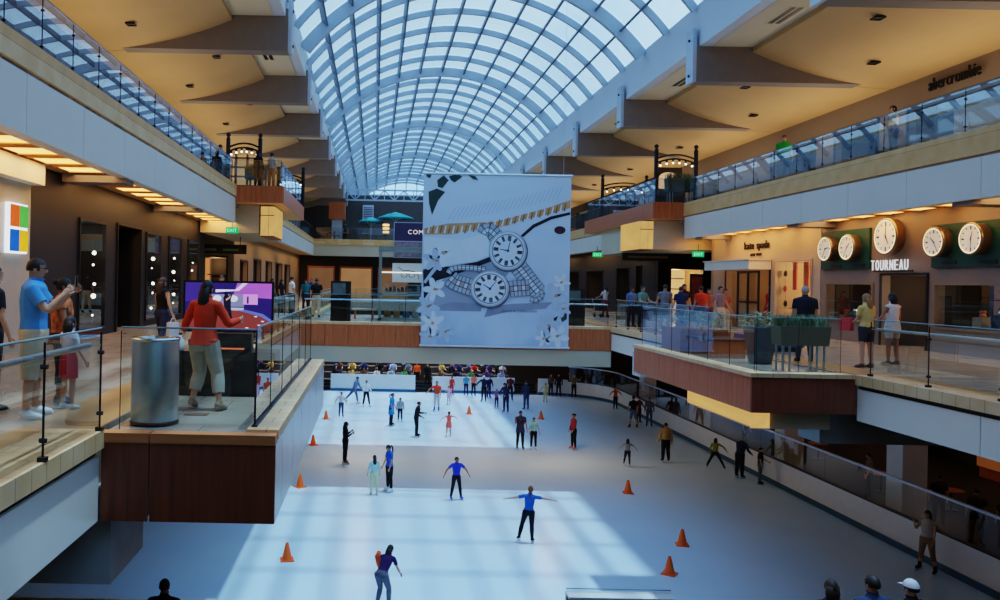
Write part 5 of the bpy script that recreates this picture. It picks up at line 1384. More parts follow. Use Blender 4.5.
    for n in 'LR':
        hi = .72 if skates else (.98 if not p.get('boots') else .6)
        A_, FM = p['F'+n]
        e = []
        sc_col = cloth(p.get('shoe', (40,40,44)))
        ok = (reg == 'ft'+n) | ((reg == 'sn'+n) & (t > hi))
        o = shell('skate' if skates else 'shoe', ok, .013, sc_col)
        if skates and o:
            bl = MB()
            pts = [(-.010,.085,-.09),(.010,.085,-.09),(.010,-.205,-.09),(-.010,-.205,-.09)]
            bl.prism([A_+FM @ Vector((-.004,y,z)) for y, z in ((.10,-.095),(.10,-.155),(-.19,-.155),(-.225,-.12),(-.215,-.095))], FM @ Vector((.008,0,0)))
            for y in (.06,-.14): bl.tube([A_+FM @ Vector((0,y,-.05)), A_+FM @ Vector((0,y,-.10))], [.028,.012], 6)
            MB().add(tr(bl.v), bl.f, M_plate).build('blade', None, o)
        elif o and not skates:
            so = MB().tube([A_+FM @ Vector(v) for v in ((0,.07,-.068),(0,.0,-.068),(0,-.1,-.072),(0,-.195,-.07))], [(.03,.008),(.04,.008),(.05,.008),(.02,.008)], 8, side=(1,0,0))
            MB().add(tr(so.v), so.f, sc_col if not p.get('sole') else cloth(p['sole'])).build('sole', None, o)
    # ---- hair
    hk = p.get('hairstyle', 'short')
    if hk != 'none':
        hm = hairm(p.get('hair', 'dark')); hb = MB()
        low = {'short':-.42,'long':-.75,'pony':-.55,'bun':-.55,'bob':-.95,'cap':-.3}[hk if hk in ('short','long','pony','bun','bob','cap') else 'short']
        hb.ball((0,.010,.018), (.084,.108,.112), None, 14, 10, keep=lambda d: (d.y > -.32 and d.z > low+.5*max(0,-d.y)) or (d.z > .42))
        if hk == 'long': hb.tube([(0,.075,.03),(0,.10,-.06),(0,.115,-.17),(0,.115,-.29),(0,.10,-.40)], [(.07,.03),(.082,.04),(.085,.04),(.07,.03),(.03,.015)], 10)
        if hk == 'bob': hb.tube([(0,.05,.05),(0,.05,-.05),(0,.06,-.16)], [(.085,.06),(.098,.07),(.085,.05)], 12)
        if hk == 'pony': hb.tube([(0,.10,.04),(0,.16,.03),(0,.175,-.06),(0,.15,-.18),(0,.13,-.27)], [.025,.032,.034,.026,.008], 8)
        if hk == 'bun': hb.ball((0,.12,.06), (.045,.04,.045), None, 10, 8)
        MB().add(tr([HM @ Vector(v) for v in hb.v]), hb.f, hm).build('hair', None, root, True)
        if hk == 'cap':
            cb = MB().ball((0,.006,.035), (.089,.112,.105), None, 14, 10, keep=lambda d: d.z > .02)
            cb.add([(-.07,-.09,.045),(.07,-.09,.045),(.055,-.17,.03),(-.055,-.17,.03)], [(0,1,2,3)])
            MB().add(tr([HM @ Vector(v) for v in cb.v]), cb.f, cloth(p.get('capcol', (235,235,238)))).build('cap', None, root, True)
    p['root'] = root; p['tr'] = tr
    return root
BLU = (36,74,190); NAVY = (34,40,78); BLK = (24,24,30); JEAN = (52,68,104); GRY = (120,124,132); WHT = (226,228,232); RED = (196,52,40); ORG = (232,92,44); BROWN = (92,66,48)
S = dict(skates=True, z=0.)
def sk8(x, y, h, rz, label, **k): person(x=x, y=y, h=h, rz=rz, label=label, **{**S, **k})
OUT = (0,78,6); 
# ---- skaters
sk8(4.89,24.72,1.68,172,'woman in bright blue top and black leggings gliding with both arms stretched out', female=True, top=(30,96,190), bottom=BLK, armL=(0,76,3,80), armR=(0,84,3,82), legL=(14,14,34), legR=(-2,2,2), tilt=-4, hairstyle='pony', hair='red', shoe=BLK, sleeve='short', splay=20)
sk8(.30,19.35,1.62,150,'long-haired skater in dark purple top and grey leggings bending forward at the bottom edge', female=True, top=(56,34,84), bottom=(96,98,112), lean=44, armL=(30,6,10), armR=(24,8,12), legL=(24,4,40), legR=(28,4,36), hairstyle='long', hair='dark', shoe=WHT)
sk8(3.14,29.45,1.52,15,'boy in royal blue T-shirt and black trousers with arms held out low', top=(44,60,200), bottom=BLK, armL=(0,48,8), armR=(0,50,8), legL=(2,9,4), legR=(0,9,4), hair='black', shoe=BLU, skin=2, look=20)
sk8(.69,30.38,1.72,-62,'woman in blue polo with dark ponytail looking down at the girl in mint', female=True, top=(34,98,214), bottom=BLK, armL=(8,6,10), armR=(12,6,14), hairstyle='pony', hair='dark', shoe=WHT, nod=18, waist=.14)
sk8(.12,29.91,1.42,190,'girl in mint jacket and pale yellow trousers beside the woman in blue polo', female=True, top=(186,224,222), bottom=(214,226,178), sleeve='long', armL=(8,14,10), armR=(8,14,10), hairstyle='long', hair='dark', shoe=WHT)
sk8(-1.15,34.87,1.76,100,'tall woman all in black standing alone near the left cones', female=True, top=(20,20,24), bottom=(18,18,22), sleeve='long', armL=(14,6,118,-14), armR=(10,6,112,-14), hairstyle='long', hair='black', shoe=(120,84,50), skin=2, boff=.03)
sk8(2.27,41.25,1.76,80,'man all in black skating toward the right in the sunlit centre', top=BLK, bottom=BLK, sleeve='long', lean=10, armL=(8,8,84), armR=(2,8,60), legL=(6,3,8), legR=(4,3,6), hair='black', shoe=BLK)
sk8(1.05,44.24,1.74,70,'person in bright blue top with a teal skirt hanging over dark trousers', female=True, top=(20,136,220), bottom=BLK, coat=.36, armL=(10,7,14), armR=(6,7,12), hairstyle='pony', hair='black', shoe=BLK, lean=4)
sk8(1.58,45.56,1.31,10,'child in light grey hoodie and black trousers beside the blue and teal skater', top=(156,164,176), bottom=BLK, sleeve='long', hair='dark', shoe=(220,220,226), toff=.025)
sk8(3.98,41.43,1.26,200,'small girl in coral dress with both arms spread', female=True, top=(238,110,96), bottom=(238,110,96), skirt=(.30,.22,(238,110,96)), sleeve='cap', armL=(0,80,2), armR=(0,82,2), legL=(-6,12,8), legR=(10,6,8), hairstyle='bun', hair='dark', shoe=WHT)
sk8(-.41,50.73,1.62,20,'person in white sweater and black trousers beside the striding man in grey-blue', top=WHT, bottom=BLK, sleeve='long', armL=(12,10,50), armR=(12,10,60), legL=(8,10,10), legR=(-6,6,4), hair='brown', shoe=WHT)
sk8(-1.2,51.87,1.76,72,'man in grey-blue hoodie and jeans striding with one leg pushed far back', top=(110,128,160), bottom=(82,98,132), sleeve='long', lean=18, armL=(20,10,20), armR=(-10,10,20), legL=(18,4,10), legR=(-38,4,4), hair='brown', shoe=WHT, toff=.022)
sk8(-1.83,46.83,1.40,20,'boy in white and red top and jeans near the far left cone', top=(226,214,214), bottom=JEAN, armL=(10,12,40), armR=(4,40,10), hair='dark', shoe=(30,76,190))
sk8(3.96,49.48,1.80,-20,'young man in orange-red T-shirt and pale trousers with blue skates', top=(228,76,44), bottom=(206,196,190), armR=(20,50,14), armL=(0,8,10), hair='brown', shoe=(24,84,214), leglen=1.4)
sk8(4.97,52.24,1.18,-40,'little girl in pale pink dress next to the orange-red shirted man', female=True, top=(238,190,210), bottom=(238,190,210), skirt=(.28,.2,(238,190,210)), armR=(10,40,8), armL=(0,20,8), hairstyle='bun', hair='black', shoe=WHT)
sk8(5.61,56.85,1.25,20,'small child in red clothes standing at the far white barrier', top=(204,60,44), bottom=(190,50,44), sleeve='long', hair='black', shoe=BLK)
sk8(6.59,56.56,1.44,0,'person in teal shirt and navy trousers at the far barrier', top=(70,150,184), bottom=NAVY, hair='brown', shoe=(30,66,160))
sk8(7.11,56.48,1.52,15,'person in bright orange top and black trousers at the far barrier', top=(240,118,84), bottom=BLK, hair='dark', shoe=BLK, female=True, hairstyle='pony')
sk8(7.49,53.96,1.68,-30,'skater in dark navy with blue skates reaching to the side, left of the far group', top=(30,36,60), bottom=BLK, sleeve='long', armR=(10,50,10), armL=(0,10,10), hairstyle='cap', capcol=(210,214,220), shoe=(24,60,180))
sk8(8.06,55.6,1.50,30,'skater in dark jacket leaning at the back of the far group', top=(38,42,74), bottom=NAVY, sleeve='long', lean=14, hair='black', shoe=(24,60,180))
sk8(7.95,51.3,1.14,-20,'small child in purple and pink top held by the woman in navy', top=(124,76,130), bottom=NAVY, armR=(10,50,6), armL=(30,40,10), hair='black', shoe=(24,60,180))
sk8(8.25,49.5,1.82,-40,'tall woman in navy with blue skates bending over the small child', female=True, top=(40,44,70), bottom=(36,42,70), sleeve='long', lean=12, armL=(30,6,30), armR=(40,8,20), hairstyle='long', hair='black', shoe=(24,64,190), nod=15)
sk8(9.37,54.57,1.66,160,'person in dark red top and black trousers with blue skates by the far barrier end', top=(100,44,48), bottom=BLK, sleeve='long', legL=(4,10,6), legR=(-8,6,6), hair='black', shoe=(24,64,190))
sk8(9.73,50.69,1.78,200,'tall man in dark grey shirt and jeans skating alone by the right gate', top=(58,64,82), bottom=(56,72,104), sleeve='long', hair='brown', shoe=(26,56,140), armL=(6,10,20))
sk8(11.69,54.16,1.24,-10,'small child in yellow clothes near the far right barrier', top=(214,200,130), bottom=(206,190,130), armR=(6,46,10), hair='black', shoe=BLK)
sk8(12.7,57.1,1.55,20,'person in tan-brown jacket leaning on the far right barrier', top=(110,86,62), bottom=(40,38,44), sleeve='long', hair='dark', shoe=BLK)
sk8(13.2,56.85,1.6,-10,'dark-clothed man beside the tan-brown jacket at the far right barrier', top=(34,34,42), bottom=(30,30,36), sleeve='long', hair='black', shoe=BLK)
sk8(14.2,56.5,1.62,0,'person in olive-tan top with arms raised at the far right barrier corner', top=(136,108,76), bottom=BLK, armL=(60,30,100), armR=(60,30,100), hair='brown', shoe=BLK)
sk8(7.15,38.58,1.80,0,'man in navy T-shirt with a black jacket round his waist, hand at his mouth', top=(44,48,80), bottom=BLK, coat=.18, armR=(30,10,125), armL=(4,12,12), hair='black', shoe=(60,60,66), skin=2, fat=1.06)
sk8(7.81,38.65,1.49,0,'girl in aqua T-shirt and black leggings next to the man in navy', female=True, top=(130,196,206), bottom=BLK, armL=(6,18,10), armR=(4,12,20), hair='brown', hairstyle='bun', shoe=WHT)
sk8(9.79,38.84,1.68,-70,'woman in dark red jacket and black trousers standing alone right of centre', female=True, top=(134,44,50), bottom=BLK, sleeve='long', armL=(14,8,24), armR=(2,10,14), hairstyle='bun', hair='black', shoe=(210,96,74))
sk8(14.64,44.88,1.75,190,'man in black T-shirt and denim shorts seen from behind on the right', top=(30,30,38), bottom=(96,112,142), leglen=.98, armL=(4,12,10), armR=(4,12,10), legL=(2,8,4), legR=(-2,8,4), hair='dark', shoe=BLK, hairstyle='short')
sk8(15.7,51.72,1.40,20,'girl in orange-red top with arms out near the right barrier', female=True, top=(206,76,60), bottom=BLK, sleeve='long', armL=(0,60,10), armR=(0,64,8), hair='dark', hairstyle='pony', shoe=BLK)
sk8(15.55,46.67,1.48,30,'child in red and black jacket at the right barrier behind the man in denim shorts', top=(128,52,48), bottom=(56,52,60), sleeve='long', armL=(14,20,30), hair='black', shoe=BLK)
sk8(15.75,45.5,1.62,-20,'person in grey-blue top and jeans leaning at the right barrier', top=(96,100,112), bottom=(70,82,104), sleeve='long', hair='dark', shoe=BLK)
sk8(13.39,36.44,1.72,180,'man in tan jacket and black trousers standing with arms at his sides', top=(176,140,92), bottom=(26,26,32), sleeve='long', armL=(2,14,14), armR=(2,14,14), hair='black', shoe=BLK, fat=1.12, toff=.03, boff=.03)
sk8(11.35,35.47,1.16,160,'little girl in grey T-shirt with both arms held out, near the lone cone', female=True, top=(140,142,150), bottom=(40,44,58), armL=(0,52,6), armR=(0,62,6), legL=(8,10,4), legR=(-4,4,4), hair='black', hairstyle='bob', shoe=(190,190,196))
sk8(15.2,35.39,1.34,150,'girl in olive-yellow top in a wide lunge with one arm out', female=True, top=(142,138,66), bottom=(36,36,44), sleeve='long', armL=(10,20,10), armR=(0,62,6), legL=(10,24,6), legR=(-6,30,2), hair='black', hairstyle='bob', shoe=BLK, lean=8)
sk8(15.5,33.67,1.72,120,'large man in dark navy leaning on the right barrier', top=(30,38,68), bottom=(26,28,36), sleeve='long', lean=14, armL=(30,20,30), armR=(20,8,30), hair='grey', shoe=BLK, fat=1.15, boff=.03)
sk8(15.85,32.6,1.46,60,'child in black with grey leggings holding the right barrier', top=(26,26,32), bottom=(90,94,106), leglen=1.95, armL=(20,20,40), hair='black', shoe=BLK)
sk8(15.85,22.75,1.72,-60,'woman in white-beige top and tan shorts, hand to face, at the right barrier', female=True, top=(190,180,168), bottom=(140,108,84), leglen=1.35, armR=(35,10,128), armL=(10,8,20), legL=(4,10,6), legR=(-4,10,4), hair='black', hairstyle='bob', shoe=BLK, sleeve='none', fat=1.1)
# ---- near spectators on the bleacher
SIT = dict(sit=True, legL=(84,6,84), legR=(84,6,84), armL=(30,3,50), armR=(30,3,50))
def seat(x, y, z, rz, label, **k): person(x=x, y=y, z=z, rz=rz, label=label, **{**SIT, 'h':1.72, **k})
seat(6.22,10.75,2.75,178,'brown-haired spectator at the bottom edge, left of the pair by the cap', female=True, top=(60,50,56), bottom=BLK, hair='brown', hairstyle='bob')
seat(6.78,10.75,2.75,185,'dark-haired man in navy T-shirt watching from the bottom edge', top=(44,56,84), bottom=JEAN, hair='dark', h=1.8)
seat(7.34,10.75,2.75,190,'spectator in white cap and black shirt at the bottom edge', top=(26,26,30), bottom=BLK, hair='dark', hairstyle='cap', lean=4)
seat(-2.75,10.75,2.75,180,'black-haired spectator in dark shirt alone at the bottom left edge', top=(30,26,34), bottom=BLK, hair='black', h=1.5)
# ---- left walkway
person(x=-3.93,y=9.24,z=L2,h=1.82,rz=105,q=True,label='tall man in bright blue polo and khaki shorts holding up a phone',top=(84,156,232),bottom=(200,184,154),leglen=1.08,boff=.035,toff=.022,waist=.20,armL=(40,8,96,-6),armR=(34,8,104,-14),hair='dark',shoe=(232,232,234),sole=(240,240,240),fat=1.08,collar=True,curl=1.1,skin=1,legL=(2,5,3),legR=(-2,5,2))
person(x=-4.62,y=9.65,z=L2,h=1.74,rz=140,label='dark-haired man in black clothes half hidden behind the blue polo man',top=(34,32,38),bottom=(40,40,46),hair='black',shoe=BLK)
person(x=-4.0,y=10.25,z=L2,h=1.60,rz=110,q=True,label='woman in orange floral sleeveless top beside the man with the phone',female=True,top=(200,110,60),bottom=(44,46,58),leglen=1.5,sleeve='cap',hairstyle='bun',hair='black',shoe=(70,74,90),fat=1.2,armL=(6,12,16),armR=(8,12,20),skin=2,coat=.08)
person(x=-3.75,y=9.85,z=L2,h=1.12,rz=150,label='small girl in white T-shirt and red and blue skirt between the two adults',female=True,top=(216,216,226),bottom=RED,skirt=(.34,.2,(186,54,64)),hairstyle='bob',hair='dark',shoe=(214,214,220),armL=(10,10,20),armR=(10,10,20))
person(x=-4.66,y=17.55,z=L2,h=1.64,rz=150,label='woman in black tank top and dark jeans walking past the doorway with a white bag',female=True,top=(22,22,26),bottom=(44,50,72),sleeve='none',hairstyle='long',hair='brown',shoe=BLK,armR=(-6,14,24),armL=(20,20,20),legL=(14,4,6),legR=(-12,4,14))
person(x=-2.12,y=10.0,z=L2,h=1.62,rz=165,q=True,label='woman in red-orange sweater and khaki trousers dancing before the flat screen',female=True,top=(206,64,38),bottom=(170,162,146),sleeve='long',leglen=1.66,hairstyle='long',hair='black',shoe=(150,124,100),lean=4,tilt=0,armL=(2,26,64,30),armR=(16,26,84,8),legL=(18,4,40),legR=(10,11,24),boff=.036,toff=.02,waist=.06,coat=.04,curl=.9)
person(x=-2.56,y=35.13,z=L2,h=1.70,rz=180,label='man in black T-shirt and khaki trousers walking away across the bridge',top=(24,24,30),bottom=(196,180,152),hair='dark',shoe=BLK,legL=(8,3,6),legR=(-8,3,4))
person(x=-3.85,y=37.0,z=L2,h=1.76,rz=120,label='man in white T-shirt on the far left walkway',top=(232,234,238),bottom=(70,74,90),hair='brown',shoe=BLK,fat=1.1)
person(x=-4.6,y=24.0,z=L2,h=1.72,rz=10,label='man in white shirt and glasses seen just above the flat screen',top=(200,200,206),bottom=(50,50,58),hair='dark',shoe=BLK)
person(x=-3.5,y=40.6,z=L2,h=1.64,rz=0,label='person in teal shirt on the far left walkway behind the white T-shirt',top=(40,120,130),bottom=NAVY,hair='black',shoe=BLK)
person(x=-4.6,y=39.4,z=L2,h=1.62,rz=60,label='woman in dark clothes next to the white T-shirted man on the left walkway',female=True,top=(40,36,40),bottom=BLK,hair='black',hairstyle='long',shoe=BLK)
person(x=-5.3,y=41.2,z=L2,h=1.66,rz=60,label='woman in orange-brown top at the tan shop entrances on the left',female=True,top=(150,84,60),bottom=BLK,hair='black',hairstyle='long',shoe=BLK)
person(x=-3.5,y=44.0,z=L2,h=1.72,rz=0,label='person in dark blue far along the left walkway',top=(44,60,100),bottom=BLK,hair='black',shoe=BLK)
# ---- right walkway
person(x=12.12,y=43.25-1.2,z=L2,h=1.58,rz=200,label='woman in white top and red trousers pushing a stroller past the dark shops',female=True,top=(224,214,210),bottom=(150,58,62),hair='dark',hairstyle='pony',shoe=BLK,armL=(40,8,30),armR=(40,8,30))
person(x=10.37,y=32.3,z=L2,h=1.60,rz=20,label='man in light blue shirt at the left of the group on the right walkway',top=(92,128,176),bottom=(32,38,60),hair='black',shoe=BLK,skin=2)
person(x=10.11,y=30.23,z=L2,h=1.66,rz=30,label='man in sea-green polo leaning on the right walkway rail',top=(92,150,146),bottom=(34,40,50),hair='black',shoe=BLK,armL=(26,8,50),armR=(24,8,50))
person(x=10.6,y=29.2,z=L2,h=1.72,rz=170,label='person in grey sleeveless top standing in the group on the right walkway',top=(122,124,132),bottom=(60,66,80),sleeve='cap',hair='brown',shoe=WHT,armL=(8,14,20))
person(x=11.1,y=29.0,z=L2,h=1.66,rz=180,label='person in navy T-shirt in the middle of the group on the right walkway',top=(38,52,92),bottom=(50,52,60),hair='brown',shoe=BLK,fat=1.1)
person(x=11.9,y=30.8,z=L2,h=1.76,rz=20,label='tall man in black shirt in the group on the right walkway',top=(26,26,34),bottom=(30,30,38),hair='black',shoe=BLK)
person(x=12.0,y=29.4,z=L2,h=1.68,rz=190,label='person in bright red-orange shirt at the right of the group',top=(214,70,44),bottom=(60,44,44),hair='black',shoe=BLK,fat=1.1)
person(x=12.9,y=30.9,z=L2,h=1.60,rz=0,label='person in faded red top before the golden shop entrance',top=(150,90,84),bottom=(110,60,56),hair='dark',hairstyle='long',female=True,shoe=BLK)
person(x=11.92,y=27.6,z=L2,h=1.70,rz=20,label='man in mauve shirt and light trousers walking by the cream shop',top=(150,128,132),bottom=(214,202,180),hair='dark',shoe=BROWN,legL=(10,3,6),legR=(-10,3,6),armL=(10,8,20))
person(x=12.35,y=28.2,z=L2,h=1.62,rz=10,label='woman in red top and pale trousers beside the mauve-shirted man',female=True,top=(180,90,76),bottom=(200,180,160),hair='dark',hairstyle='long',shoe=BROWN)
person(x=9.85,y=18.3,z=L2,h=1.72,rz=165,label='broad man in dark striped polo standing behind the grass planter',top=(34,38,52),bottom=(60,60,66),hair='grey',shoe=BLK,fat=1.3,skin=1,hairstyle='short')
person(x=10.53,y=17.11,z=L2,h=1.58,rz=-165,label='woman in yellow T-shirt and dark shorts with a red bag facing the watch shop',female=True,top=(222,190,116),bottom=(60,58,66),leglen=.6,hairstyle='long',hair='blond',shoe=BROWN,armL=(12,10,40),armR=(6,8,14),toff=.02)
person(x=11.61,y=17.92,z=L2,h=1.60,rz=-165,label='woman in white tank top and shorts looking at the watch shop',female=True,top=(226,216,208),bottom=(190,180,170),leglen=.5,sleeve='none',hairstyle='bob',hair='black',shoe=BROWN,armL=(10,22,50),armR=(6,12,20),skin=2,coat=.1)
# ---- upper galleries
person(x=14.9,y=29.35,z=L3,h=1.78,rz=-20,label='man in bright green T-shirt at the right upper gallery railing',top=(40,170,60),bottom=JEAN,hair='dark',shoe=BLK)
person(x=15.2,y=23.6,z=L3,h=1.62,rz=-100,label='woman in pale yellow top behind the right upper gallery glass',female=True,top=(200,180,110),bottom=(60,56,60),hair='dark',hairstyle='bob',shoe=BLK)
person(x=14.75,y=53.2,z=L3,h=1.78,rz=-30,label='person in dark blue shirt at the far right upper gallery railing',top=(40,64,110),bottom=BLK,hair='dark',shoe=BLK)
person(x=-5.15,y=34.6,z=L3,h=1.64,rz=160,label='woman in black with long dark hair on the left upper balcony',female=True,top=(24,22,26),bottom=BLK,sleeve='long',hair='black',hairstyle='long',shoe=BLK,coat=.2)
person(x=-4.55,y=34.5,z=L3,h=1.58,rz=150,label='woman in white top and orange trousers on the left upper balcony',female=True,top=(214,206,206),bottom=(214,116,72),hair='black',hairstyle='bun',shoe=WHT)
person(x=-6.5,y=33.0,z=L3,h=1.64,rz=120,label='dark-clothed person behind the end of the left upper gallery glass',top=(36,32,38),bottom=BLK,hair='black',shoe=BLK)
person(x=-3.0,y=78.2,z=L3,h=1.72,rz=20,label='person in dark clothes among the far terrace tables',top=(40,36,44),bottom=BLK,hair='black',shoe=BLK)
# ---- lowest level behind the rink glass
person(x=19.6,y=27.6,z=-.02,h=1.72,rz=160,label='person in dark shirt walking behind the glass just right of the nearest white column',top=(44,34,34),bottom=BLK,hair='black',shoe=BLK)
person(x=19.4,y=25.6,z=-.02,h=1.76,rz=150,label='man in brown shirt carrying a bag behind the rink glass on the right',top=(70,52,46),bottom=(44,40,42),hair='black',shoe=BLK)
person(x=20.0,y=25.2,z=-.02,h=1.62,rz=150,label='woman in grey-blue behind the rink glass at the right edge',female=True,top=(54,58,74),bottom=(40,42,52),hair='dark',hairstyle='long',shoe=BLK)
person(x=19.3,y=31.0,z=.0,h=1.7,rz=-120,sit=False,label='person in pale top behind the rink glass left of the nearest white column',top=(140,130,128),bottom=BLK,hair='dark',shoe=BLK)
person(x=18.9,y=40.5,z=-.02,h=1.7,rz=30,label='dark figure behind the rink glass under the glowing light box',top=(50,46,54),bottom=BLK,hair='black',shoe=BLK)
# ---- crowd beyond the far barrier
CC = [('red',(190,44,36)),('orange',(236,104,44)),('white',(228,230,236)),('black',(24,24,30)),('green',(70,150,90)),('pale blue',(156,184,226)),('navy',(40,48,90)),('grey',(120,122,132)),('brown',(110,76,58)),('yellow',(206,170,90)),('purple',(84,66,130)),('dark red',(110,36,36))]
rr = random.Random(3)
rows = ['lowest','middle','topmost']
def crowd(x0, x1, n, sec):
    for row in range(3):
        cs = rr.sample(CC, n)
        for i in range(n):
            nm, c = cs[i]; x = x0+(x1-x0)*(i+.5+rr.uniform(-.13,.13)+(.15 if row == 1 else 0))/n
            fem = rr.random() < .5
            seat(min(max(x,x0+.25),x1-.25), RY1+1.32+.95*row, .25+.42*row, rr.uniform(-18,18), 'seated spectator in %s top on the %s bench beyond the %s barrier' % (nm, rows[row], sec),
                 top=c, bottom=rr.choice([BLK,NAVY,JEAN,(90,86,84)]), female=fem, hair=rr.choice(['black','dark','brown','dark','blond']), hairstyle=rr.choice(['long','bob','pony']) if fem else 'short', skin=rr.choice([0,1,1,2]), sleeve=rr.choice(['short','long']), armL=(30,10,55), armR=(30,10,55), shoe=BLK)
crowd(-3.3, 2.9, 6, 'far left'); crowd(4.5, 10.1, 5, 'far centre')
person(x=4.0,y=59.0,z=.25,h=1.72,rz=10,label='person in black with red scarf standing in the left gate of the far barrier',top=(28,24,30),bottom=BLK,hair='red',shoe=BLK,sleeve='long')
person(x=3.4,y=62.3,z=.0,h=1.75,rz=0,label='person in orange vest standing behind the left gate of the far barrier',top=(232,90,40),bottom=BLK,hair='black',shoe=BLK)
for p in PEOPLE: build_raw(p)
dg = bpy.context.evaluated_depsgraph_get(); dg.update()
ROOT = {}
for p in PEOPLE: ROOT[p['label']] = finish(p, dg)
def held(label, name, cat, lb, maker, m, n='L', off=(0,0,0)):
    """an object in a person's hand, placed at the hand in world space"""
    p = next(q for q in PEOPLE if q['label'] == label); o = ROOT[label]
    h = p['tr']([p['J']['ha'+n]+Vector(off)])[0]
    w = Matrix.Translation(o.location) @ Matrix.Rotation(o.rotation_euler.z, 4, 'Z') @ Vector(h)
    v = empty(name, tuple(w), o.rotation_euler.z, lb, cat); maker(v); return v
def bagm(w, hh, m, drop):
    def f(v):
        MB().prism([(-.05,-w/2,-drop-hh),(.05,-w/2,-drop-hh),(.04,-w/2*.9,-drop),(-.04,-w/2*.9,-drop)], (0,w,0)).build('bag_body', m, v)
        MB().tube([(0,-w*.28,-drop),(0,-w*.2,-drop*.3),(0,0,0),(0,w*.2,-drop*.3),(0,w*.28,-drop)], .01, 6).build('strap', m, v)
    return f
held('woman in black tank top and dark jeans walking past the doorway with a white bag','handbag','bag','white bag swinging from the hand of the woman in the black tank top',bagm(.3,.3,C8('white_bag',214,214,218),-.02+.12),None,'R')
held('woman in yellow T-shirt and dark shorts with a red bag facing the watch shop','handbag','bag','red bag on the arm of the woman in the yellow T-shirt',bagm(.30,.28,C8('red_bag',196,62,66),-.22),None,'L')
held('man in brown shirt carrying a bag behind the rink glass on the right','handbag','bag','pale carrier bag carried behind the rink glass',bagm(.3,.36,C8('pale_bag',130,116,104),.08),None,'R')
held('long-haired skater in dark purple top and grey leggings bending forward at the bottom edge','jacket','jacket','bright orange bundle held by the bending long-haired skater',lambda v: MB().tube([(0,.02,.34),(.02,.05,.2),(.0,.03,.05),(0,.02,-.08)],[(.05,.03),(.09,.05),(.08,.045),(.04,.02)],10).build('cloth_body',cloth((232,92,44)),v,True),None,'L',(.10,.24,.22))
def phone(v): B(-.045,.045,-.012,.012,-.03,.11).build('body', M_black, v); B(-.04,.04,.012,.014,-.02,.1).build('screen', emis('phone_screen_light',(.6,.7,.9),.4), v)
p = next(q for q in PEOPLE if q['label'].startswith('tall man in bright blue polo')); o = ROOT[p['label']]
hL, hR = (Vector(p['tr']([p['J']['ha'+n]+p['J']['fd'+n]*.05])[0]) for n in 'LR'); hm = (hL+hR)/2
w = Matrix.Translation(o.location) @ Matrix.Rotation(o.rotation_euler.z, 4, 'Z') @ hm
v = empty('phone', tuple(w), o.rotation_euler.z, 'black phone held up by the man in the blue polo', 'phone'); phone(v)
# glasses of the man in the blue polo
HM = p['HM']; g = MB()
for s in (1,-1):
    g.tube([(s*.032+.024*math.cos(2*PI*k/12), -.098, .012+.018*math.sin(2*PI*k/12)) for k in range(13)], .003, 5); g.tube([(s*.056,-.095,.014),(s*.078,-.05,.014),(s*.080,.02,.008)], .003, 5)
g.tube([(-.008,-.1,.014),(.008,-.1,.014)], .003, 5)
MB().add(p['tr']([HM @ Vector(q) for q in g.v]), g.f, M_black).build('eyeglasses', None, o)
# floral print on the orange top, stripe on the small girl's skirt
for lab, rgb, n_ in (('woman in orange floral',(70,40,36),1),):
    oo = next(q for l, q in ROOT.items() if l.startswith(lab)); 
    for ch in oo.children:
        if ch.name.startswith('shirt'):
            m = C8('floral_cloth', 206,112,62, rough=.8, var=.75, scale=9); ch.data.materials[0] = m
# stroller
v = empty('stroller', (11.75, 41.5, L2), .3, 'dark stroller pushed by the woman in red trousers', 'stroller')
MB().prism([(-.22,-.3,.35),(-.22,.2,.35),(-.22,.35,.75),(-.22,-.1,.6)], (.44,0,0)).build('seat', M_dark, v)
MB().tube([(-.22,.2,.4),(-.22,.5,.95),(.22,.5,.95),(.22,.2,.4)], .015, 6).build('handle', M_steel, v)
MB().tube([(0,.3,.75),(0,.15,.95),(0,-.1,.9)], [(.22,.02),(.23,.03),(.22,.02)], 8).build('canopy', M_black, v)
for x in (-.22,.22):
    for y in (-.3,.25):
        mb = MB().tube([(x-.015,y,.1),(x+.015,y,.1)], .1, 12); mb.tube([(x,y,.1),(x,y*.7,.4)], .012, 6); mb.build('wheel', M_dark, v)

# ================================================================== LIGHT
w = bpy.data.worlds.new('sky'); sc.world = w; w.use_nodes = True; nt = w.node_tree; nt.nodes.clear(); N = nt.nodes.new; L = nt.links.new
out = N('ShaderNodeOutputWorld'); bg = N('ShaderNodeBackground'); tc = N('ShaderNodeTexCoord'); nz = N('ShaderNodeTexNoise'); nz.inputs['Scale'].default_value = 1.6; nz.inputs['Detail'].default_value = 5; nz.inputs['Distortion'].default_value = .5
rp = N('ShaderNodeValToRGB'); rp.color_ramp.elements[0].position = .38; rp.color_ramp.elements[1].position = .62
rp.color_ramp.elements[0].color = (.21,.47,.95,1); rp.color_ramp.elements[1].color = (.47,.72,1.,1)
L(tc.outputs['Generated'], nz.inputs['Vector']); L(nz.outputs['Fac'], rp.inputs['Fac']); L(rp.outputs['Color'], bg.inputs['Color']); L(bg.outputs[0], out.inputs['Surface'])
bg.inputs['Strength'].default_value = WORLD
def light(name, kind, loc, e, col, rot=(0,0,0), size=1., sy=None, **k):
    d = bpy.data.lights.new(name, kind); d.energy = e; d.color = col
    if kind == 'AREA':
        d.size = size
        if sy: d.shape = 'RECTANGLE'; d.size_y = sy
    elif kind in ('POINT','SPOT'): d.shadow_soft_size = size
    for a, b in k.items(): setattr(d, a, b)
    o = bpy.data.objects.new(name, d); COL.objects.link(o); o.location = loc; o.rotation_euler = rot; return o
s = light('sun', 'SUN', (0,0,40), SUN, (.66,.86,1.)); s.data.angle = math.radians(1.8)
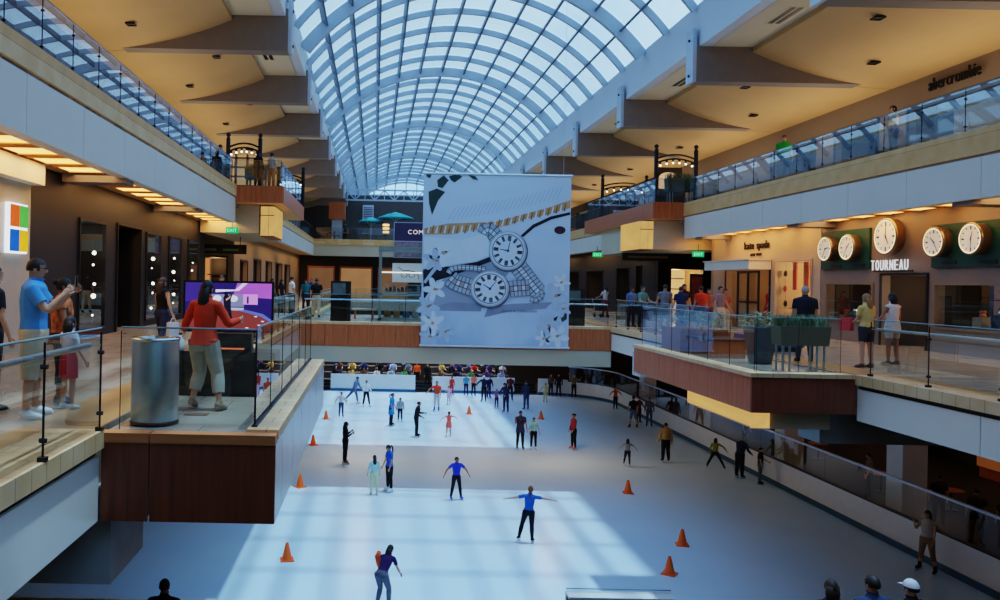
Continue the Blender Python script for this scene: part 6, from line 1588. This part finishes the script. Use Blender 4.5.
s.rotation_euler = Vector((.17,.0,1.)).to_track_quat('Z','Y').to_euler()
po = light('skylight_portal', 'AREA', (XC, (SKY0+SKY1)/2, GZ+.02), 1., (1,1,1), (0,0,0), 13.8, SKY1-SKY0); po.data.cycles.is_portal = True
WARM = (1.,.60,.28)
# lamps of the walkways and shops, plus fill for the gallery ceilings
for y in (10,18,26,34): light('walkway_lamp', 'AREA', (-6.6,y,10.38), 90*LAMP, WARM, (0,0,0), 1.2, 6.5)
for y in (46,56,66,75): light('walkway_lamp', 'AREA', (-6.4,y,10.2), 60*LAMP, WARM, (0,0,0), 1.4, 7)
for y in (18,26,33): light('walkway_lamp', 'AREA', (14.75,y,10.3), 80*LAMP, WARM, (0,0,0), .8, 6.5)
for y in (46,56,66,75): light('walkway_lamp', 'AREA', (14.6,y,10.2), 60*LAMP, WARM, (0,0,0), .9, 7)
for y in (6,14,22,30,38,46,54,62,72):  # upward fill added to brighten the gallery ceilings, no fixture stands here
    light('gallery_ceiling_fill', 'AREA', (16.0,y,12.9), 76*LAMP, (1.,.78,.56), (PI,0,0), 2, 7); light('gallery_ceiling_fill', 'AREA', (-8.4,y,13.0), 80*LAMP, (1.,.78,.54), (PI,0,0), 2, 7)
for loc, e in (((XS+1.0,29.6,8.8),60),((XS+1.6,33.3,8.7),40),((XS+1.0,26.1,8.05),14),((XS+1.2,23.4,8.2),20),((XS+1.0,19.8,8.05),14),((16.7,44.4,8.6),90),((-8.8,44.2,8.8),50)):
    light('shop_lamp', 'POINT', loc, e*LAMP, (1.,.62,.3), size=.25)
for y in (21.5,27.3,30.3,33.3): light('shop_lamp', 'POINT', (-8.2,y,9.1), 12*LAMP, (1.,.85,.7), size=.2)
for loc in ((22,25,4.6),(22,33,4.6),(21.5,42,4.6),(21,52,4.6)): light('food_court_lamp', 'POINT', loc, 55*LAMP, (1.,.55,.3), size=.3)
for loc in ((-1,60.5,5.0),(7,60.5,5.0)): light('bleacher_lamp', 'AREA', loc, 260*LAMP, (1.,.86,.75), (0,0,0), 5, 1)
for x, y, e in ((-.5,36,110),(8,36,120),(3,45,0)): 
    if e: light('under_bridge_lamp', 'AREA', (x,y,4.8), e*LAMP, (1.,.66,.38), (0,0,0), 1, 1)
# ================================================================== CAMERA
TH = .02
cam = bpy.data.cameras.new('camera'); co = bpy.data.objects.new('camera', cam); COL.objects.link(co)
cam.sensor_width = 36; cam.lens = 28.8; cam.shift_x = .125; cam.shift_y = -.019; cam.clip_start = .1; cam.clip_end = 400
c, s_ = math.cos(TH), math.sin(TH)
co.matrix_world = Matrix(((c,-s_,0,0),(0,0,-1,0),(s_,c,0,8.0),(0,0,0,1)))
sc.camera = co
sc.view_settings.view_transform = VIEW; sc.view_settings.look = LOOK; sc.view_settings.exposure = EXPO
sc.cycles.max_bounces = 7; sc.cycles.diffuse_bounces = 4; sc.cycles.glossy_bounces = 3; sc.cycles.transparent_max_bounces = 24; sc.cycles.sample_clamp_indirect = 4.; sc.cycles.caustics_reflective = False; sc.cycles.caustics_refractive = False
